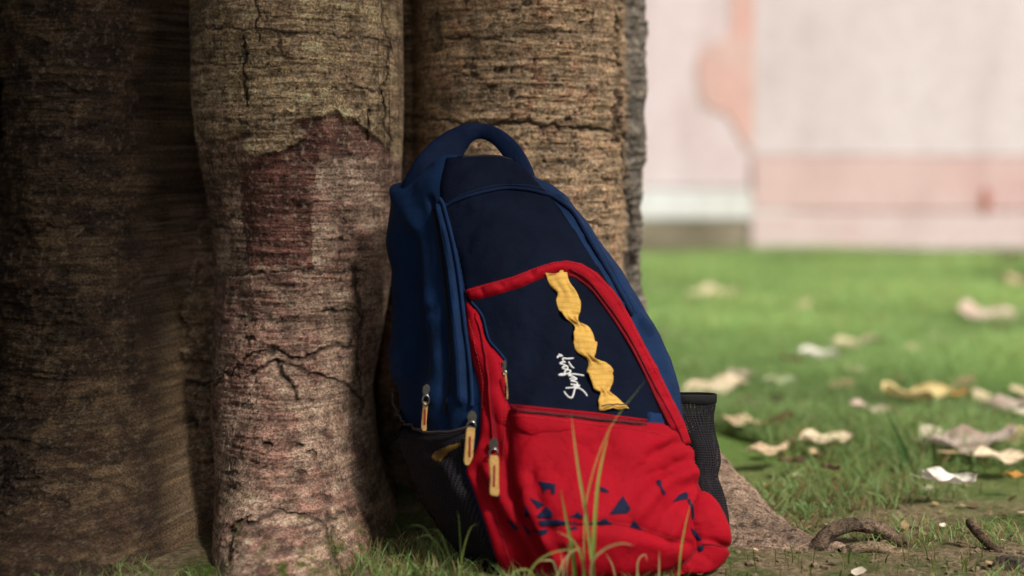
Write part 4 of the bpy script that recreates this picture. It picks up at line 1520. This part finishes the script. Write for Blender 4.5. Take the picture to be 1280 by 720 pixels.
for k, (px, py, wpx, colr, curl, lab) in enumerate(LEAVES):
    g = G(px, py + 2, .03)
    ln = wpx / FPX * g.y * 1.2
    me = leaf_mesh('fallen_leaf', ln, curl, .62, colr, k)
    o = obj('fallen_leaf', me, None, M['dryleaf'])
    near = py > 630
    o.location = (g.x, g.y, gz(g.x, g.y) + (.012 if near else .028 + .007 * max(0, g.y - 2.6)))
    o.rotation_euler = (R(random.uniform(2, 14) + 5 * max(0, g.y - 2.8)), R(random.uniform(-8, 8)), R(random.uniform(-32, 32)))
    tag(o, lab, 'leaf', 'fallen leaves on the lawn')

def leaf_litter():
    V, F, C, o = [], [], [], 0
    for k in range(300):
        y = rng.uniform(2.1, 6.5) if k > 60 else rng.uniform(1.72, 2.2)
        x = rng.uniform(.05, .34) * y
        ln = rng.uniform(.006, .018) if y < 2.4 else rng.uniform(.025, .07)
        colr = [(.55, .44, .28), (.42, .30, .17), (.10, .055, .03), (.30, .20, .10), (.6, .52, .40)][rng.integers(0, 5)]
        a, tl = rng.uniform(0, 6.28), rng.normal(0, .3, 2)
        wd, cu = ln * rng.uniform(.25, .5), rng.uniform(.1, .5)
        z0 = gz(x, y) + (.004 if y < 2.3 else rng.uniform(.008, .03))
        for i in range(5):
            for j in range(3):
                t, q = i / 4 - .5, j - 1
                w = wd * (1 - (2 * t) ** 2 * .9) * (1 + rng.uniform(-.2, .2))
                lx, ly = t * ln, q * w
                V.append((x + lx * math.cos(a) - ly * math.sin(a), y + lx * math.sin(a) + ly * math.cos(a), z0 + cu * (abs(ly) + ln * t * t) + tl[0] * lx + tl[1] * ly))
                C.append(np.array(colr) * rng.uniform(.7, 1.2))
        F.append(grid_faces(5, 3) + o)
        o += 15
    tag(obj('leaf_litter', np_mesh('leaf_litter', V, np.concatenate(F), col=C), None, M['dryleaf']), 'small torn scraps of dry leaves scattered in the grass', 'leaf litter', kind='stuff')


leaf_litter()

# ------------------------------------------------------------------ small roots, twig, stone
aro = empty('surface_root', (.40, 1.98, 0))
tag(aro, 'dark arched surface root bridging over the soil right of the backpack', 'root')
def gpt(px, py, Y):
    return tuple(P(px, py, Y))


bark_tube('arch', [(*gpt(1018, 694, 1.95), .014, .012), (*gpt(1034, 668, 1.955), .011, .0085), (*gpt(1062, 656, 1.965), .012, .0085), (*gpt(1094, 659, 1.97), .012, .008), (*gpt(1118, 672, 1.965), .011, .0075), (*gpt(1142, 690, 1.955), .009, .007), (*gpt(1160, 706, 1.95), .008, .006)],
          aro, 90, 24, .006, (.16, .11, .075))
bark_tube('side_root', [(*gpt(1050, 692, 1.93), .008, .006), (*gpt(1085, 684, 1.935), .011, .007), (*gpt(1120, 690, 1.935), .009, .006), (*gpt(1150, 700, 1.93), .005, .004)], aro, 50, 16, .004, (.22, .16, .10))
tw = empty('fallen_twig', tuple(G(1235, 680)))
tag(tw, 'short brown broken twig sticking up at the lower right', 'twig')
bark_tube('stem', [(*gpt(1210, 649, 1.93), .003, .003), (*gpt(1215, 656, 1.925), .006, .006), (*gpt(1232, 677, 1.92), .005, .005), (*gpt(1250, 692, 1.91), .0045, .0045), (*gpt(1266, 712, 1.90), .004, .004)], tw, 60, 16, .004, (.13, .085, .055))
stn = empty('stone', tuple(G(1258, 716)))
tag(stn, 'dark lump of soil under the twig at the lower right corner', 'stone')
bark_tube('lump', [(*gpt(1232, 716, 1.84), .004, .003), (*gpt(1244, 712, 1.845), .012, .008), (*gpt(1264, 708, 1.85), .018, .012), (*gpt(1290, 712, 1.85), .016, .010), (*gpt(1310, 718, 1.85), .004, .003)], stn, 60, 30, .01, (.06, .045, .035))
crm = []
for k in range(160):
    px, py = random.uniform(880, 1290), random.uniform(655, 740)
    g = G(px, py)
    crm.append((g.x, g.y, random.uniform(.002, .006)))
bm = bmesh.new()
for x, y, r in crm:
    s = bmesh.ops.create_icosphere(bm, subdivisions=1, radius=r)
    for v in s['verts']:
        v.co = Vector((v.co.x * random.uniform(.7, 1.5), v.co.y * random.uniform(.7, 1.4), v.co.z * random.uniform(.4, .9))) + Vector((x, y, gz(x, y) + r * .25))
me = bpy.data.meshes.new('soil_crumbs')
bm.to_mesh(me)
bm.free()
tag(obj('soil_crumbs', me, None, simple('soil_crumb', (.13, .095, .06), .95, .2, 0, 200, .5)), 'loose crumbs of brown soil scattered around the roots', 'soil', kind='stuff')

# ------------------------------------------------------------------ grass tufts close to the camera
def blade_mesh(name, pts, w_px, colr):
    """pts: (px,py,Y) from root to tip; a curved, keeled blade"""
    path = smooth_path(pts, 8)
    V, C = [], []
    m = len(path)
    for k, p in enumerate(path):
        c = P(*p)
        t = k / (m - 1)
        w = w_px * p[2] / FPX * .5 * max(.06, (1 - t ** 2.2)) * (0.75 + .25 * min(1, t * 6))
        nx = path[min(k + 1, m - 1)] - path[max(k - 1, 0)]
        d = np.array([nx[0], nx[1]])
        d /= np.linalg.norm(d) + 1e-9
        s = Vector((-d[1], 0, -d[0]))
        V += [c - s * w + Vector((0, -.25 * w, 0)), c + Vector((0, .5 * w, 0)), c + s * w + Vector((0, -.35 * w, 0))]
        cc = np.array(colr) * (.75 + .4 * t)
        C += [cc, cc * .9, cc]
    return np_mesh(name, np.array([tuple(v) for v in V]), grid_faces(m, 3), col=np.array(C))


GRN, LGRN, YGR, STRAW = (.10, .17, .028), (.19, .28, .055), (.24, .27, .07), (.36, .30, .14)


def tuft(label, base, bl, group='grass tufts around the backpack'):
    t = empty('grass_tuft', tuple(G(*base)))
    tag(t, label, 'grass', group)
    for pts, w, c in bl:
        child('blade', blade_mesh('blade', pts, w, c), t, M['tuft'])


tuft('tall grass tuft whose long blades cross the red pocket', (738, 748), [
    ([(746, 752, 1.68), (735, 660, 1.675), (722, 580, 1.68), (714, 518, 1.69)], 4.6, YGR),
    ([(738, 752, 1.67), (742, 680, 1.66), (748, 600, 1.665), (762, 535, 1.68)], 5.4, LGRN),
    ([(720, 752, 1.68), (716, 690, 1.675), (708, 650, 1.68), (701, 612, 1.685)], 5, GRN),
    ([(728, 752, 1.69), (730, 690, 1.685), (734, 620, 1.69), (760, 540, 1.70), (806, 476, 1.71)], 2, YGR),
    ([(742, 750, 1.67), (740, 705, 1.66), (756, 686, 1.655), (776, 679, 1.65), (793, 682, 1.65)], 3.6, STRAW),
    ([(735, 750, 1.68), (728, 700, 1.67), (716, 675, 1.67), (695, 664, 1.67)], 3.4, YGR),
    ([(712, 750, 1.69), (708, 712, 1.685), (712, 690, 1.685), (708, 678, 1.685)], 3, STRAW),
    ([(700, 750, 1.69), (694, 706, 1.685), (682, 700, 1.68), (668, 704, 1.68)], 3, STRAW)])
tuft('low straw grass tuft in front of the pocket bottom left corner', (680, 748), [
    ([(690, 752, 1.67), (700, 712, 1.665), (714, 690, 1.665), (730, 684, 1.665)], 3, STRAW),
    ([(686, 752, 1.67), (660, 712, 1.665), (630, 722, 1.66)], 3, YGR),
    ([(650, 752, 1.68), (668, 706, 1.675), (700, 688, 1.67), (736, 690, 1.67)], 3.2, YGR),
    ([(700, 752, 1.68), (704, 716, 1.675), (701, 690, 1.675)], 2.6, STRAW)])
tuft('thin dry grass stalks before the bottom right of the red pocket', (820, 750), [
    ([(822, 752, 1.70), (824, 715, 1.70), (824, 688, 1.70)], 2.6, STRAW), ([(800, 750, 1.70), (797, 705, 1.70), (806, 693, 1.70), (809, 702, 1.70)], 2, STRAW),
    ([(848, 752, 1.71), (850, 700, 1.71), (856, 660, 1.715), (864, 628, 1.72)], 2.4, YGR), ([(776, 752, 1.70), (766, 708, 1.70), (756, 690, 1.70)], 2, STRAW)])
rr = random.Random(5)


def rand_tuft(label, px, py, n, h, spread, Y, wmin=2, wmax=4, cols=(GRN, LGRN, YGR, STRAW)):
    bl = []
    for _ in range(n):
        x = px + rr.uniform(-spread, spread)
        hh = h * rr.uniform(.45, 1)
        le = rr.uniform(-.6, .6) * hh
        dy = rr.uniform(-1, 1) * (14 if spread > 22 else 4)
        yb, Yb = py + dy, Y - dy * .004
        bl.append(([(x, yb, Yb), (x + le * .15, yb - hh * .5, Yb - .004), (x + le * .55, yb - hh * .85, Yb - .008), (x + le, yb - hh * rr.uniform(.7, 1), Yb - .012)], rr.uniform(wmin, wmax), rr.choice(cols)))
    tuft(label, (px, py), bl)


rand_tuft('green grass tuft between the middle root and the net pocket', 488, 740, 9, 56, 18, 1.78, 1.3, 2.4, (GRN, GRN, (.06, .10, .02), YGR))
rand_tuft('yellow green grass tuft in front of the dark net pocket', 528, 744, 9, 72, 20, 1.75, 1.3, 2.4, (GRN, (.06, .10, .02), YGR))
rand_tuft('thin wispy grass tuft at the foot of the net pocket', 560, 747, 6, 120, 24, 1.74, 1.1, 1.8, (GRN, (.06, .10, .02), YGR))
rand_tuft('short grass tuft at the bottom edge left of the red corner', 592, 750, 7, 44, 22, 1.72, 1.3, 2.4, (GRN, YGR))
rand_tuft('small grass tuft on the bottom edge below the left groove', 250, 745, 6, 60, 14, 1.78, cols=(GRN, GRN, LGRN))
rand_tuft('small moss green tuft growing on the middle root', 374, 648, 12, 22, 10, 1.93, 1.4, 2.4, (GRN, LGRN))
rand_tuft('small grass tuft on soil just right of the backpack base', 925, 712, 9, 26, 24, 1.84, 1.2, 2.4)
rand_tuft('grass tuft in front of the tapering big root', 1000, 710, 10, 30, 40, 1.85, 1.2, 2.4)
rand_tuft('grass tuft on soil in front of the arched root', 1080, 714, 9, 26, 46, 1.84, 1.2, 2.4)
rand_tuft('grass tuft between the arched root and the twig', 1170, 706, 10, 34, 44, 1.87, 1.2, 2.4)
rand_tuft('grass tuft near the lower right corner by the twig', 1225, 716, 8, 32, 30, 1.84, 1.2, 2.4)
tuft('single tall green grass blade standing out from the lawn', (1134, 600), [
    ([(1137, 606, 2.4), (1134, 575, 2.4), (1122, 545, 2.4), (1106, 508, 2.4)], 7, (.05, .12, .03)), ([(1138, 606, 2.41), (1128, 572, 2.41), (1119, 548, 2.41)], 5, (.05, .12, .03))])
